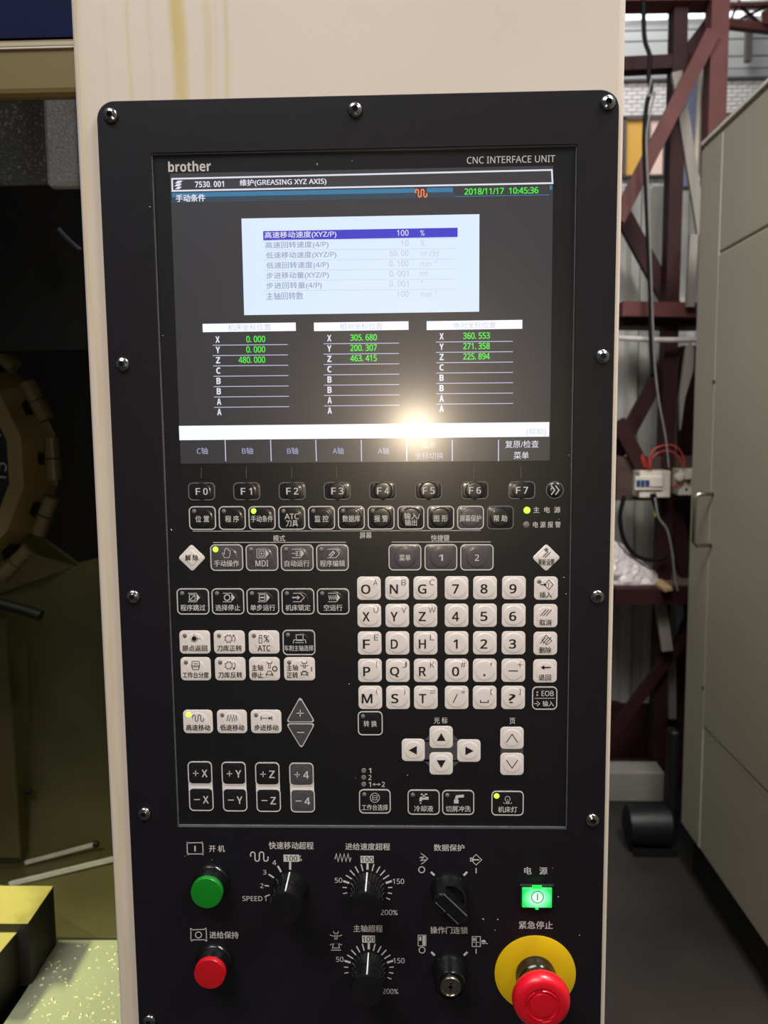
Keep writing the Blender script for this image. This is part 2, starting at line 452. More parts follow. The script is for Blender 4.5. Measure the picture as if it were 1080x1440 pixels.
# ================================================================== steel rack
rack = thing('steel_rack', (at(930, 900, RY).x, RY, 0), 'tall red oxide steel rack with crossed braces behind the grey cabinet machine', 'rack')
def rbar(name, p, q, w, d, m='dark_red', Y=RY, label=None):
    """w in pixels of the photo at that distance"""
    return obj(name, MB().bar(at(*p, Y), at(*q, Y), w*(Y+DIST)/F, d), M[m], rack, label=label)
b0 = at(938, 620, RY)
rbar('post', (1010,-30), (999,330), 23, .07, 'red_steel', RY-.05)
tb = at(953, -30, RY)
zz = at(938, 620, RY).x
obj('post', MB().bar((at(954,20,RY).x, RY, at(954,-30,RY).z), (at(933,700,RY).x, RY, 0), .052, .07), M['dark_red'], rack)
obj('post', MB().bar((at(984,500,RY).x+.02, RY+.2, at(984,480,RY).z), (at(978,900,RY).x+.02, RY+.2, 0), .06, .05), M['dark_red'], rack)
rbar('beam', (868,-4), (1012,-6), 26, .10, 'red_steel', RY-.02)
rbar('beam', (868,94), (950,90), 17, .06)
rbar('brace', (1000,32), (946,104), 19, .03, 'dark_red', RY+.03)
rbar('brace', (1002,46), (868,310), 19, .03, 'red_steel', RY-.09)
rbar('brace', (872,296), (950,440), 22, .03, 'dark_red', RY+.06)
rbar('brace', (948,488), (866,640), 20, .03, 'dark_red', RY+.06)
rbar('brace', (868,592), (905,662), 20, .03, 'dark_red', RY-.05)
a, b = at(868, 438, RY-.02), at(986, 440, RY-.02)
obj('shelf_beam', MB().bar(a, b, .055, .16), M['red_steel'], rack)
obj('shelf_beam', MB().bar(at(868,455,RY+.05), at(986,456,RY+.05), .035, .16), M['dark_red'], rack)
M['board'] = mat('dark_wooden_board', (70, 52, 46), .6, vary=.2, scale=5, stretch=(1,1,8))
obj('back_board', MB().box(at(866, 704, RY-.03), tuple(at(982, 641, RY-.03)+Vector((0, .03, 0)))), M['board'], rack)
# shelf
sa, sb = at(862, 837, RY-.18), at(985, 837, RY-.18)
M['shelf'] = mat('stained_shelf_board', (112, 92, 84), .6, vary=.3, scale=4)
obj('shelf_board', MB().box((sa.x, RY-.16, sa.z+.005), (sb.x+.05, RY+.25, sa.z+.03)), M['shelf'], rack)
obj('shelf_beam', MB().box((sa.x, RY-.21, sa.z-.03), (sb.x+.05, RY-.15, sa.z+.03)), M['dark_red'], rack)
rbar('brace', (972,880), (862,1030), 15, .03, 'dark_red', RY-.06)
rbar('brace', (940,690), (972,830), 22, .03, 'dark_red', RY+.02)
obj('bottom_beam', MB().bar((at(862,1090,RY).x, RY, .06), (at(985,1090,RY).x, RY, .06), .09, .06), M['dark_red'], rack)

SHZ = sa.z+.03
# slanted grey plank, white pole
M['plank'] = mat('weathered_plank', (138, 131, 122), .7, vary=.15, scale=4, stretch=(8,8,.6))
M['pole'] = mat('offwhite_pipe', (206, 198, 180), .5, vary=.12, scale=12)
M['blue'] = mat('pale_blue_sheet', (140, 152, 190), .6, vary=.08)
tag(obj('timber_plank', MB().bar(at(951,102,RY-.04), at(987,330,RY-.04), .038, .02), M['plank']), 'weathered grey plank leaning between the two red posts of the rack', 'plank')
tag(obj('plastic_pipe', MB().tube([at(991,60,RY+.05), at(983,160,RY+.05), at(978,244,RY+.05)], .014, 12), M['pole'], auto=True), 'off-white pipe standing upright behind the slanted grey plank', 'pipe')
tag(obj('blue_sheet', MB().bar(at(974,95,RY+.28), at(969,262,RY+.28), .05, .01), M['blue']), 'narrow pale blue sheet showing behind the off-white upright pipe', 'sheet')
tag(obj('timber_plank', MB().bar(at(975,330,RY-.12), at(970,432,RY-.12), .03, .02), M['plank']), 'short pale board upright on the middle red beam', 'plank')
tag(obj('rag', MB().prism([(at(x,y,RY-.13).x, at(x,y,RY-.13).z) for x, y in ((970,482),(975,490),(974,520),(962,560),(956,605),(955,560),(960,520),(964,490))], RY-.14, RY-.12), M['plank']), 'thin pale rag hanging under the white pipe at the middle red beam', 'rag')
wp = MB().tube([at(866,475,RY-.1), at(925,478,RY-.1), at(982,478,RY-.1)], .010, 10)
M['whitepipe'] = mat('white_conduit', (200, 192, 188), .5)
tag(obj('conduit_pipe', wp, M['whitepipe'], auto=True), 'white horizontal conduit under the middle red beam of the rack', 'pipe')
M['cable'] = mat('black_cable_rubber', (12, 12, 13), .65, spec=.2)
M['cable_grey'] = mat('grey_cable_sheath', (128, 126, 122), .5)
cp = [(905,-20),(906,50),(914,80),(912,105),(915,125),(909,150),(906,200),(908,260),(911,330),(915,430),(915,470),(918,530)]
tag(obj('hanging_cable', MB().tube(spline([at(x,y,RY-.2) for x,y in cp]), .0085, 8), M['cable'], smooth=True), 'thick black cable hanging straight down in front of the steel rack', 'cable')
cp = [(916,110),(912,135),(921,130),(916,150),(911,175),(909,200),(912,280),(917,420),(920,500),(926,560),(936,615),(941,660)]
tag(obj('hanging_cable', MB().tube(spline([at(x,y,RY-.215) for x,y in cp]), .0035, 6), M['cable_grey'], smooth=True), 'thin grey cable hanging beside the thick black cable', 'cable')
cp = [(878,697),(872,725),(876,755),(888,776),(905,786),(925,787),(938,782)]
tag(obj('looped_cable', MB().tube(spline([at(x,y,RY-.08) for x,y in cp]), .009, 8), M['cable'], smooth=True), 'black cable loop sagging under the white breaker box', 'cable')
cp = [(921,700),(926,727),(938,745),(945,775),(949,810),(953,832)]
tag(obj('drop_cable', MB().tube(spline([at(x,y,RY-.22) for x,y in cp]), .004, 6), M['cable_grey'], smooth=True), 'grey cable dropping from the breaker box to the shelf', 'cable')

# breaker box and socket box
M['boxwhite'] = mat('offwhite_electric_plastic', (214, 206, 190), .4, vary=.06)
M['bluesw'] = mat('blue_switch_lever', (30, 62, 120), .4)
BY = RY-.10
def pbox(x0, y0, x1, y1, Y, dep): return (tuple(at(x0, y1, Y)), (at(x1, y0, Y).x, Y-dep, at(x1, y0, Y).z))
bx = thing('breaker_box', at(910, 696, BY), 'small white circuit breaker box with blue switches on the dark board', 'electrical box')
a, b = pbox(889, 660, 932, 697, BY+.07, .10); obj('body', MB().box(a, b), M['boxwhite'], bx, bevel=.004)
a, b = pbox(891, 669, 930, 689, BY-.02, .02); obj('cover', MB().box(a, b), M['boxwhite'], bx, bevel=.003)
for k in range(3):
    a, b = pbox(894.5+6.3*k, 675, 899.5+6.3*k, 683, BY-.038, .01); obj('switch', MB().box(a, b), M['bluesw'], bx, label='blue breaker lever')
a, b = pbox(913, 671, 931, 684, BY-.04, .006); obj('paper_tag', MB().box(a, b), M['boxwhite'], bx)
bx = thing('socket_box', at(958, 694, BY), 'white wall socket box with a knob beside the breaker box', 'electrical box')
a, b = pbox(944, 658, 975, 694, BY+.07, .09); obj('body', MB().box(a, b), M['boxwhite'], bx, bevel=.004)
kc = at(954, 671, BY-.02); obj('knob', MB().lathe(kc, [(.018,0),(.018,.015),(.014,.022),(.008,.024)]), M['boxwhite'], bx, auto=True)
for px in (965, 969):
    kc = at(px, 688 if px == 965 else 676, BY-.02); obj('socket_hole', MB().lathe(kc, [(.005,0),(.005,.003)]), M['recess'], bx)
kc = at(964, 669, BY-.02); obj('plug', MB().box((kc.x-.008, BY-.05, kc.z-.012), (kc.x+.008, BY-.02, kc.z+.012)), M['boxwhite'], bx, bevel=.002)
M['redwire'] = mat('red_wire', (196, 62, 48), .45)
for i, (cp, lb) in enumerate((
    ([(914,658),(913,645),(920,632),(935,626),(950,628),(960,640),(963,656)], 'red wire looping high from breaker box to socket box'),
    ([(915,658),(915,648),(925,637),(940,634),(952,640),(958,650),(960,657)], 'lower red wire arching between the two white boxes'),
    ([(908,658),(904,650),(903,640),(910,655),(916,662),(930,678),(948,684),(958,682),(962,674)], 'red wire sagging across the breaker box front to the socket knob'))):
    tag(obj('red_wire', MB().tube(spline([at(x,y,BY-.05+.012*i) for x,y in cp]), .0028, 6), M['redwire'], smooth=True), lb, 'wire', 'red wires at the boxes')
M['yg'] = mat('yellow_green_wire', (170, 200, 60), .45)
tag(obj('earth_wire', MB().tube(spline([at(917,700,BY-.03), at(919,712,BY-.03), at(922,727,BY-.03)]), .0035, 6), M['yg'], smooth=True), 'short yellow-green earth wire under the breaker box', 'wire')
tag(obj('cable_bundle', MB().tube(spline([at(918,694,BY-.04), at(921,706,BY-.04), at(925,718,BY-.04)]), .012, 8), M['cable'], smooth=True), 'short black cable bundle leaving the breaker box below', 'cable')

# plastic bag and cartons on the shelf
M['bag'] = mat('cloudy_plastic_bag', (206, 196, 196), .3, vary=.1, scale=10, bump=.5, bscale=30)
mb = MB(); c = at(872, 812, RY-.02); nn = 40; vs = []; fs = []; NR = 14
from mathutils import noise
for i in range(NR):
    t = i/(NR-1)
    for k in range(nn):
        a = 2*PI*k/nn; q = Vector((math.cos(a)*1.6, math.sin(a)*1.6, t*2.4))
        cr = abs(noise.noise(q*2.2))*.34+abs(noise.noise(q*5))*.16
        rr = (.135*(1-t)**.62+.008)*(1.12-cr)
        vs.append((c.x-.055*t+rr*1.08*math.cos(a), RY-.01+rr*.9*math.sin(a), SHZ+.001+.165*t*(1-.12*cr)))
for i in range(NR-1):
    for k in range(nn): fs.append((i*nn+k, i*nn+(k+1) % nn, (i+1)*nn+(k+1) % nn, (i+1)*nn+k))
fs += [tuple(range(nn-1, -1, -1)), tuple((NR-1)*nn+k for k in range(nn))]
mb.add(vs, fs)
tag(obj('plastic_bag', mb, M['bag']), 'crumpled whitish plastic bag lying on the rack shelf', 'bag')
M['wood'] = mat('pale_wood', (196, 164, 116), .6, vary=.12, scale=6, stretch=(1,6,1))
p1, p2 = at(924, 815, RY-.05), at(941, 828, RY-.12)
def slab(name, quad, z0, t, m, label, cat, py_plane=None):
    vs = [atz(x, y, z0) for x, y in quad]
    mb = MB(); k = len(vs)
    mb.add([(v.x, v.y, z0) for v in vs]+[(v.x, v.y, z0-t) for v in vs], [tuple(range(k)), tuple(range(2*k-1, k-1, -1))]+[(i, k+i, k+(i+1) % k, (i+1) % k) for i in range(k)])
    return tag(obj(name, mb, M[m]), label, cat)
slab('wood_offcut', ((921,819),(930,814),(946,826),(935,828)), SHZ+.012, .012, 'wood', 'pale wood offcut lying on the front of the shelf', 'offcut')
slab('cardboard_piece', ((902,806),(916,803),(924,808),(908,811)), SHZ+.006, .006, 'wood', 'brown cardboard scrap behind the plastic bag on shelf', 'cardboard')
# planks under the shelf
tag(obj('timber_plank', MB().bar(at(928,846,RY-.1), at(938,915,RY-.12), .042, .02), M['plank']), 'pale plank tilted below the shelf, left of the grey cabinet machine', 'plank')
tag(obj('timber_plank', MB().bar(at(932,905,RY+.04), (at(926,1085,RY+.04).x, RY+.04, .03), .03, .02), M['plank']), 'long thin plank standing on the floor in the rack', 'plank')
tag(obj('timber_plank', MB().bar(at(944,848,RY+.06), at(945,1010,RY+.06), .03, .02), M['plank']), 'narrow pale plank upright beside the grey cabinet machine', 'plank')
tag(obj('torn_sheet', MB().prism([(at(x,y,RY-.02).x, at(x,y,RY-.02).z) for x, y in ((948,848),(959,846),(960,865),(954,880),(951,890),(949,862))], RY-.03, RY-.022), M['blue']), 'torn pale sheet hanging under the shelf', 'sheet')
M['concrete'] = mat('grey_concrete_block', (130, 126, 118), .8, vary=.15, scale=6)
cb = at(858, 1095, 2.62)
tag(obj('concrete_block', MB().box((at(846,1100,2.6).x, 2.55, 0), (at(929,1100,2.6).x, 2.66, .125)), M['concrete'], bevel=.008), 'low grey concrete block on the floor at the foot of the rack', 'block')
# dark motor-like lump
dm = thing('coolant_pump', (at(925,1170,2.2).x, 2.2, 0), 'dark round coolant pump on the floor beside the grey cabinet machine', 'pump')
c = Vector((.845, 2.2, .09))
obj('body', MB().lathe((c.x-.02, 2.2, .09), [(.04,-.07),(.066,-.06),(.072,0),(.072,.08),(.05,.09)], axis='X', n=20), M['black_matt'], dm, auto=True)
obj('foot', MB().box((c.x-.07, 2.14, 0), (c.x+.08, 2.26, .025)), M['black_matt'], dm)
obj('stand', MB().box((.900, 2.17, .02), (.932, 2.23, .44)), M['black_matt'], dm, bevel=.01)

# ================================================================== grey-beige cabinet machine on the right
M['beige'] = mat('grey_beige_machine_paint', (172, 166, 147), .45, vary=.06, scale=2)
M['seam'] = mat('dark_panel_seam', (70, 64, 48), .6)
M['toe'] = mat('dark_plinth', (24, 22, 20), .6)
M['edge'] = mat('pale_edge_and_highlight', (226, 222, 210), .4)  # pale colour for rail edges and for painted edge highlights
BX = .918
ff = 2.10
zt, zb = at(994, 203, ff).z, .15
side = thing('cabinet_machine', (BX+.3, 1.2, 0), 'tall grey-beige sheet metal cabinet machine with a bar handle', 'machine')
obj('body', MB().box((BX+.006, -1.6, zb), (BX+1.1, ff, zt)), M['beige'], side, bevel=.01)
obj('plinth', MB().box((BX+.03, -1.55, 0), (BX+1.05, ff-.04, zb)), M['toe'], side)
obj('top_highlight', MB().box((BX-.002, -1.6, zt-.004), (BX+.05, ff, zt+.006)), M['edge'], side)  # pale strip painting the bright highlight along the top edge
sy = 1.93
zd0, zd1 = EYE-.945, EYE+.495
obj('door_panel', MB().box((BX, -.2, zd0), (BX+.02, sy, zd1)), M['beige'], side, bevel=.003)
obj('upper_panel', MB().box((BX+.001, -1.5, zd1+.008), (BX+.02, sy, zt-.02)), M['beige'], side, bevel=.003)
obj('end_panel', MB().box((BX+.0, sy+.0012, zb+.0), (BX+.02, ff-.001, zt-.02)), M['beige'], side, bevel=.003)
obj('lower_panel', MB().box((BX+.002, -1.5, zb+.0), (BX+.02, sy-.0, zd0-.008)), M['beige'], side, bevel=.003)
hy = 1.91
h0, h1 = at(985, 767, hy).z, at(985, 695, hy).z
obj('handle', MB().tube([(BX, hy, h1), (BX-.045, hy, h1), (BX-.055, hy, h1-.01), (BX-.055, hy, h0+.01), (BX-.045, hy, h0), (BX, hy, h0)], .006, 10), M['chrome'], side, smooth=True, label='bright bar handle')
for px, py in ((1004, 537), (989, 967)):
    dd = R @ Vector(((px-540)/F, -(py-720)/F, -1)); t = (BX-CAM.x)/dd.x; p = CAM+dd*t
    obj('bolt_hole', MB().lathe(p, [(.006,-.002),(.006,.002)], axis='X', n=12), M['recess'], side)

# ================================================================== this machine: enclosure around the left opening
M['olive'] = mat('yellow_lit_beige_paint', (126, 110, 64), .45, vary=.06, scale=5)  # beige paint with the lamp's yellow light put into the colour
M['inside'] = mat('inner_sheet_metal', (104, 99, 62), .42, metal=.25, vary=.25, scale=5)
M['wet'] = mat('wet_steel_sheet', (196, 199, 208), .35, metal=.1, vary=.5, scale=380, rgb2=(245,245,250), contrast=(.5,.8), bump=.3, bscale=500)
M['wetd'] = mat('wet_dark_sheet', (96, 100, 102), .35, metal=.1, scale=420, rgb2=(200,195,190), contrast=(.54,.8), bump=.3, bscale=500)
M['navy'] = mat('navy_panel_paint', (6, 16, 64), .6, spec=.12, vary=.3, scale=20)
M['black_in'] = mat('interior_shade_black', (17, 15, 15), .6, vary=.2)  # near-black colour painting the shade inside the enclosure
en = thing('machine_enclosure', (-.8, .6, 0), 'yellow-lit beige and steel machining enclosure seen left of the control column', 'machine')
zh0, zh1 = at(50, 145, .112).z, at(50, 52, .10).z
obj('header_beam', MB().box((-1.3, .10, zh0), (-.17, .112, zh1)), M['olive'], en, bevel=.006)
obj('header_highlight', MB().box((-1.3, .0985, zh1-.0085), (-.17, .102, zh1-.0075)), M['edge'], en)  # thin pale strip painting the highlight on the header's bevel
obj('upper_panel', MB().box((-1.3, .103, zh1+.001), (-.17, .115, 2.9)), M['navy'], en)
obj('back_wall', MB().box((-1.6, 1.35, .6), (.07, 1.38, 2.5)), M['inside'], en)
obj('side_wall', MB().box((.05, .09, 0), (.07, 1.9, 2.3)), M['inside'], en)
obj('side_wall', MB().box((-1.6, .09, .3), (-1.58, 1.38, 2.5)), M['inside'], en)
obj('top_cover', MB().box((-1.6, .2, 2.45), (.07, 1.4, 2.48)), M['inside'], en)
q = at(62, 145, .22)
obj('rear_door_sheet', MB().box((-1.3, .22, at(60,258,.22).z), (q.x, .23, 2.2)), M['wetd'], en, bevel=.004)
obj('rear_door_sheet', MB().box((q.x, .215, at(60,264,.22).z), (.05, .23, 2.2)), M['wet'], en, bevel=.004)
obj('spindle_shade_sheet', MB().box((-1.3, .62, at(60,500,.7).z), (.05, .66, at(60,250,.7).z+.05)), M['black_in'], en)  # black sheet standing in for the shadow zone at the spindle head
obj('magazine_shade_sheet', MB().box((-1.3, 1.02, at(60,815,1.02).z), (.05, 1.04, at(60,440,1.02).z)), M['black_in'], en)  # black sheet added to paint the darkness behind the magazine
obj('wiper_cable', MB().tube(spline([at(82,322,.6), at(97,338,.6), at(113,352,.6)]), .003, 6), M['rim'], en)
# lower walls and chutes
def quad3(name, pts, th, m, label=None, parent=en):
    P = [Vector(p) for p in pts]; nrm = (P[1]-P[0]).cross(P[2]-P[0]).normalized()*th; k = len(P)
    if nrm.y < 0: nrm = -nrm
    return obj(name, MB().add(P+[p+nrm for p in P], [tuple(range(k)), tuple(range(2*k-1, k-1, -1))]+[(i, k+i, k+(i+1) % k, (i+1) % k) for i in range(k)]), M[m], parent, label=label)
quad3('gusset_plate', [at(18,770,.8), at(50,752,.8), at(112,797,.85), at(62,826,.75), at(-60,860,.75), at(-60,800,.8)], .01, 'inside')
quad3('inner_wall', [at(-120,870,1.0), at(75,800,1.0), at(240,760,1.0), at(240,1200,.9), at(-120,1235,.9)], .01, 'inside')
quad3('chute_sheet', [at(-100,1215,.92), at(35,1212,.92), at(134,1188,.93), at(240,1165,.93), at(240,1225,.80), at(160,1207,.80), at(14,1244,.80), at(-100,1250,.80)], .01, 'inside')
quad3('chute_sheet', [at(-60,1262,.79), at(14,1244,.79), at(240,1192,.79), at(240,1380,.55), at(-60,1380,.55)], .01, 'inside')
obj('edge_strip', MB().bar(at(36,1213,.885), at(134,1187,.885), .006, .006), M['edge'], en, label='pale rail edge')
obj('edge_strip', MB().bar(at(14,1243,.785), at(180,1203,.785), .007, .006), M['edge'], en)
for px, py, Y in ((18,1006,.94),(42,1112,.91),(13,1184,.90),(136,1186,.88)):
    obj('bolt', MB().lathe(at(px,py,Y), [(.006,0),(.006,.006),(.003,.009)], n=12), M['black_matt'], en, auto=True)
obj('duct', MB().box((at(-30,900,.9).x, .88, at(0,1200,.9).z), (at(18,900,.9).x, .95, at(0,865,.9).z)), M['inside'], en, bevel=.004)
obj('nozzle_arm', MB().tube(spline([at(-40,838,.7), at(5,850,.7), at(35,858,.7), at(58,866,.7)]), .009, 8), M['black_matt'], en, smooth=True)

# tool magazine
TY = .75; D = TY+DIST; pp = D/F
c = at(-119, 650, TY)
M['ringp'] = mat('khaki_ring_paint', (150, 132, 84), .45, vary=.12, scale=8)
M['pocket'] = mat('tool_pocket_steel', (122, 110, 74), .4, metal=.1, vary=.2, scale=20)
tm = thing('tool_magazine', c, 'round numbered tool magazine with khaki ring inside the enclosure', 'tool magazine')
ring = MB(); n = 15
def ng(r, h): return [(r*math.cos(2*PI*(k+.5)/n), h, r*math.sin(2*PI*(k+.5)/n)) for k in range(n)]
L4 = [ng(.166, -.02), ng(.190, -.02), ng(.205, .03), ng(.205, .07), ng(.166, .07)]
ring.add([c+Vector((a, b, d)) for l in L4 for a, b, d in l], [(i*n+k, i*n+(k+1) % n, ((i+1) % 5)*n+(k+1) % n, ((i+1) % 5)*n+k) for i in range(5) for k in range(n)])
obj('magazine_ring', ring, M['ringp'], tm)
obj('number_disc', MB().lathe(c, [(.168,-.03),(.168,.0),(.12,.004)], n=48), M['black_matt'], tm, auto=True)
for a, t_ in ((19,'14'), (-7,'15'), (-31,'16')):
    vs, fs = glyphs(t_, 0.0); x0 = max(v[0] for v in vs)/2
    ra = math.radians(a); cc = Vector((.142*math.cos(ra), 0, .142*math.sin(ra)))
    ex = Vector((-math.sin(ra), 0, math.cos(ra))); ez = Vector((-math.cos(ra), 0, -math.sin(ra)))
    obj('number_print', MB().add([c+cc+Vector((0,-.006,0))+ex*((x-x0)*.030)+ez*((y-.35)*.030) for x, y in vs], fs), M['ink'], tm)
for k in range(-2, 3):
    a = math.radians(24*k+1); ct = c+Vector((.226*math.cos(a), .0, .226*math.sin(a)))
    t = Vector((-math.sin(a), 0, math.cos(a)))
    p = obj('tool_pocket', MB().tube([ct-t*.033, ct-t*.001], .0125, 14), M['pocket'], tm, auto=True)
    obj('pocket_half', MB().tube([ct+t*.001, ct+t*.033], .012, 14), M['pocket'], p, auto=True)
    obj('pocket_arm', MB().bar(ct, c+Vector((.19*math.cos(a), .03, .19*math.sin(a))), .02, .02), M['black_matt'], p)

# worktable, blocks, chips
M['plate_al'] = mat('milled_pale_plate', (196, 190, 160), .35, metal=.3, vary=.12, scale=6)
M['brass'] = mat('oily_steel_block', (176, 164, 96), .4, metal=.2, vary=.12, scale=15, rgb2=(120,110,56), contrast=(.45,.7))
M['shadeside'] = mat('shade_dark_fixture', (34, 31, 26), .5, vary=.2)  # dark colour paints the shade on block sides; table base shares it
TZ = .90
M['plate_al'] = mat('milled_pale_plate', (164, 168, 138), .38, metal=.2, vary=.12, scale=6)
def zslab(name, quad, z, t, m, parent):
    P = [atz(x, y, z) for x, y in quad]; k = len(P)
    return obj(name, MB().add([(p.x, p.y, z) for p in P], [tuple(range(k))]).add([(p.x, p.y, z) for p in P]+[(p.x, p.y, z-t) for p in P], [tuple(range(2*k-1, k-1, -1))]+[(i, k+i, k+(i+1) % k, (i+1) % k) for i in range(k)], 1 if m == 'brass' else 0), [M[m], M['shadeside']], parent)
wt = thing('work_table', (-.5, .35, .80), 'pale milled worktable plate strewn with chips, bottom left of the enclosure', 'table')
zslab('table_top', ((83,1322),(240,1322),(240,1560),(-80,1560),(5,1440)), TZ, .03, 'plate_al', wt)
zslab('table_base', ((-200,1310),(240,1322),(240,1560),(-200,1560)), TZ-.032, .1, 'shadeside', wt)
mb = MB()
for i in range(170):
    px = random.uniform(40, 172); py = random.uniform(1328, 1438)
    if px < 83-(py-1322)*.66+6: continue
    p = atz(px, py, TZ); s = random.uniform(.0004, .0012); a = random.uniform(0, PI)
    dx, dy = s*1.8*math.cos(a), s*1.8*math.sin(a); ex, ey = -s*.6*math.sin(a), s*.6*math.cos(a)
    mb.add([(p.x-dx-ex, p.y-dy-ey, TZ), (p.x+dx-ex, p.y+dy-ey, TZ+s*.3), (p.x+dx+ex, p.y+dy+ey, TZ), (p.x-dx+ex, p.y-dy+ey, TZ+s*.5), (p.x, p.y, TZ+s*1.4)], [(0,1,4),(1,2,4),(2,3,4),(3,0,4),(3,2,1,0)])
M['chips'] = mat('bright_brass_chips', (250, 246, 190), .3, metal=.2, vary=.2, scale=400)
st = obj('metal_chips', mb, M['chips'], kind='stuff'); tag(st, 'tiny bright metal chips scattered over the pale worktable plate', 'chips')
BZ = TZ+.07
fb = tag(zslab('fixture_block', ((-60,1245),(75,1246),(39,1299),(-60,1299)), BZ, .072, 'brass', None), 'larger yellow-lit steel block at the back of the worktable', 'block')
fb2 = tag(zslab('fixture_block', ((-60,1306),(28,1306),(-14,1356),(-60,1356)), BZ-.01, .062, 'brass', None), 'smaller yellow-lit steel block in front of the larger one', 'block')

# ================================================================== control column
X0, X1 = -.2095, .1352
col = obj('control_column', MB().box((X0, .0015, .0), (X1, .09, 2.6)), M['cream'], bevel=.0045)
tag(col, 'cream painted column with yellow coolant stains carrying the control panel', 'column')

# plate with a window for the interface unit
PX0, PX1, PZ1, PZ0 = -.1941, .1306, EYE+.2043, EYE-.47
UX0, UX1, UZ1, UZ0 = -.1608, .1053, EYE+.1722, EYE-.2718
FY = -.0022
k = 8
outer = rrect((PX0+PX1)/2, (PZ0+PZ1)/2, PX1-PX0, PZ1-PZ0, .011, k)
inner = rrect((UX0+UX1)/2, (UZ0+UZ1)/2, UX1-UX0, UZ1-UZ0, .0015, k)
n = len(outer)
mb = MB()
def loop(o, y, g=0, cx=(PX0+PX1)/2, cz=(PZ0+PZ1)/2):
    return [(x+(g if x > cx else -g), y, z+(g if z > cz else -g)) for x, z in o]
rings = [loop(outer, .0012), loop(outer, FY+.0006), loop(outer, FY, -.0005), loop(inner, FY, .0004, (UX0+UX1)/2, (UZ0+UZ1)/2), loop(inner, FY+.0004), loop(inner, .0012)]
mb.add([v for r in rings for v in r], [(i*n+j, i*n+(j+1) % n, (i+1)*n+(j+1) % n, (i+1)*n+j) for i in range(5) for j in range(n)]+[(5*n+j, 5*n+(j+1) % n, (j+1) % n, j) for j in range(n)])
plate = thing('control_plate', (0, 0, EYE), 'large black metal plate with rounded corners screwed to the cream column', 'panel')
obj('plate', mb, M['plate'], plate)

# screws
SCREW = [(154,161),(499,153),(856,143),(171,512),(848,501),(186,840),(841,840),(202,1146),(834,1155),(209,1438)]
def screw(px, py):
    p = at(px, py, FY-.002); c = Vector((p.x, FY, p.z)); r = .0046
    prof = [(r, 0), (r, .0006)]+[(r*math.cos(a), .0006+.0021*math.sin(a)) for a in (.25,.5,.75,1.0)]+[(r*.46, .0026)]
    mb = MB().lathe(c, prof, n=24, cap=False)
    s = obj('screw', mb, M['steel'], plate, auto=True)
    hx = MB(); nn = 6; rr = r*.46
    # hexagon socket with a floor set back
    vs = [c+Vector((rr*math.cos(2*PI*k/24), -.0026, rr*math.sin(2*PI*k/24))) for k in range(24)]
    hxv = []
    for k in range(24):
        a = 2*PI*k/24; m_ = (a % (PI/3))-PI/6; q = rr*.86*math.cos(PI/6)/math.cos(m_)
        hxv.append((q*math.cos(a), q*math.sin(a)))
    vs2 = [c+Vector((a, -.0026, b)) for a, b in hxv]; vs3 = [c+Vector((a, -.0008, b)) for a, b in hxv]
    hx.add(vs+vs2, [(k, (k+1) % 24, 24+(k+1) % 24, 24+k) for k in range(24)])
    hx.add(vs2+vs3, [(k, (k+1) % 24, 24+(k+1) % 24, 24+k) for k in range(24)]+[tuple(24+k for k in range(24))], 1)
    obj('socket', hx, [M['steel'], M['recess']], s)
for s in SCREW: screw(*s)

# ------------------------------------------------------------------ interface unit
unit = thing('interface_unit', (0, 0, UZ0), 'black operator interface unit with lit screen and rows of membrane keys', 'control unit')
mb = MB().box((UX0+.0004, 0, UZ0+.0004), (UX1-.0004, .0012, UZ1-.0004))
obj('membrane', mb, M['membrane'], unit)
# thin grey rim round the unit
rim = Ink(FY+.0019, 0)
r_ = MB()
for (xa, za, xb, zb_) in ((UX0, UZ0, UX0+.0006, UZ1), (UX1-.0005, UZ0, UX1, UZ1), (UX0, UZ1-.0005, UX1, UZ1), (UX0, UZ0, UX1, UZ0+.0004)):
    r_.box((xa, FY+.0009, za), (xb, .0003, zb_))
obj('rim', r_, M['rim'], unit, label='thin grey rim')

# display
dl, dt = at(240, 245), at(500, 240)
screen = obj('display_screen', MB().box((-.1497, -.00015, EYE-.0228), (.0911, .0006, EYE+.1605)), M['lcd'], unit, label='lit liquid crystal display')
SY = -.00015
def I(lift=.00005, Y=SY): return Ink(Y, lift)
def ui_rect(name, x0, y0, x1, y1, m, lift=.00005): return I(lift).rect(x0, y0, x1, y1).make(name, M[m], screen)
# title frame
def hrect(name, a, b, c, d, m, lift=.00005, px=None):
    """quad by corner pixels tl, tr, br, bl, squared on the screen plane"""
    P = [at(*q, SY) for q in (a, b, c, d)]
    x0 = (P[0].x+P[3].x)/2; x1 = (P[1].x+P[2].x)/2; z1 = (P[0].z+P[1].z)/2; z0 = (P[2].z+P[3].z)/2
    return obj(name, MB().add([(x0, SY-lift, z0), (x1, SY-lift, z0), (x1, SY-lift, z1), (x0, SY-lift, z1)], [(0,1,2,3)]), M[m], screen)
I().line([(242,251.5),(776,239),(777,257.5),(242.5,268.5)], 2.2, True).make('title_frame', M['ui_text'], screen)
I().text('7530. 001', 294.5, 259, 41, 8.5, .03).text('维护(GREASING XYZ AXIS)', 398, 256.5, 122, 10.5, .02)\
   .poly([(246,258),(250,254),(257,254),(253,258)]).poly([(245,262),(249,258.5),(256,258.5),(252,262)]).poly([(246,266),(250,262.5),(256,262.5),(252,266)]).make('title_text', M['ui_text'], screen)
hrect('blue_bar', (242,271.5),(637,263.5),(637,270),(242,277.5), 'ui_blue')
hrect('blue_bar', (773,260.5),(776.5,260.5),(776.5,267),(773,267), 'ui_blue')
hrect('blue_band', (242,278),(640,269.5),(640,277),(242,286.5), 'ui_blue2')
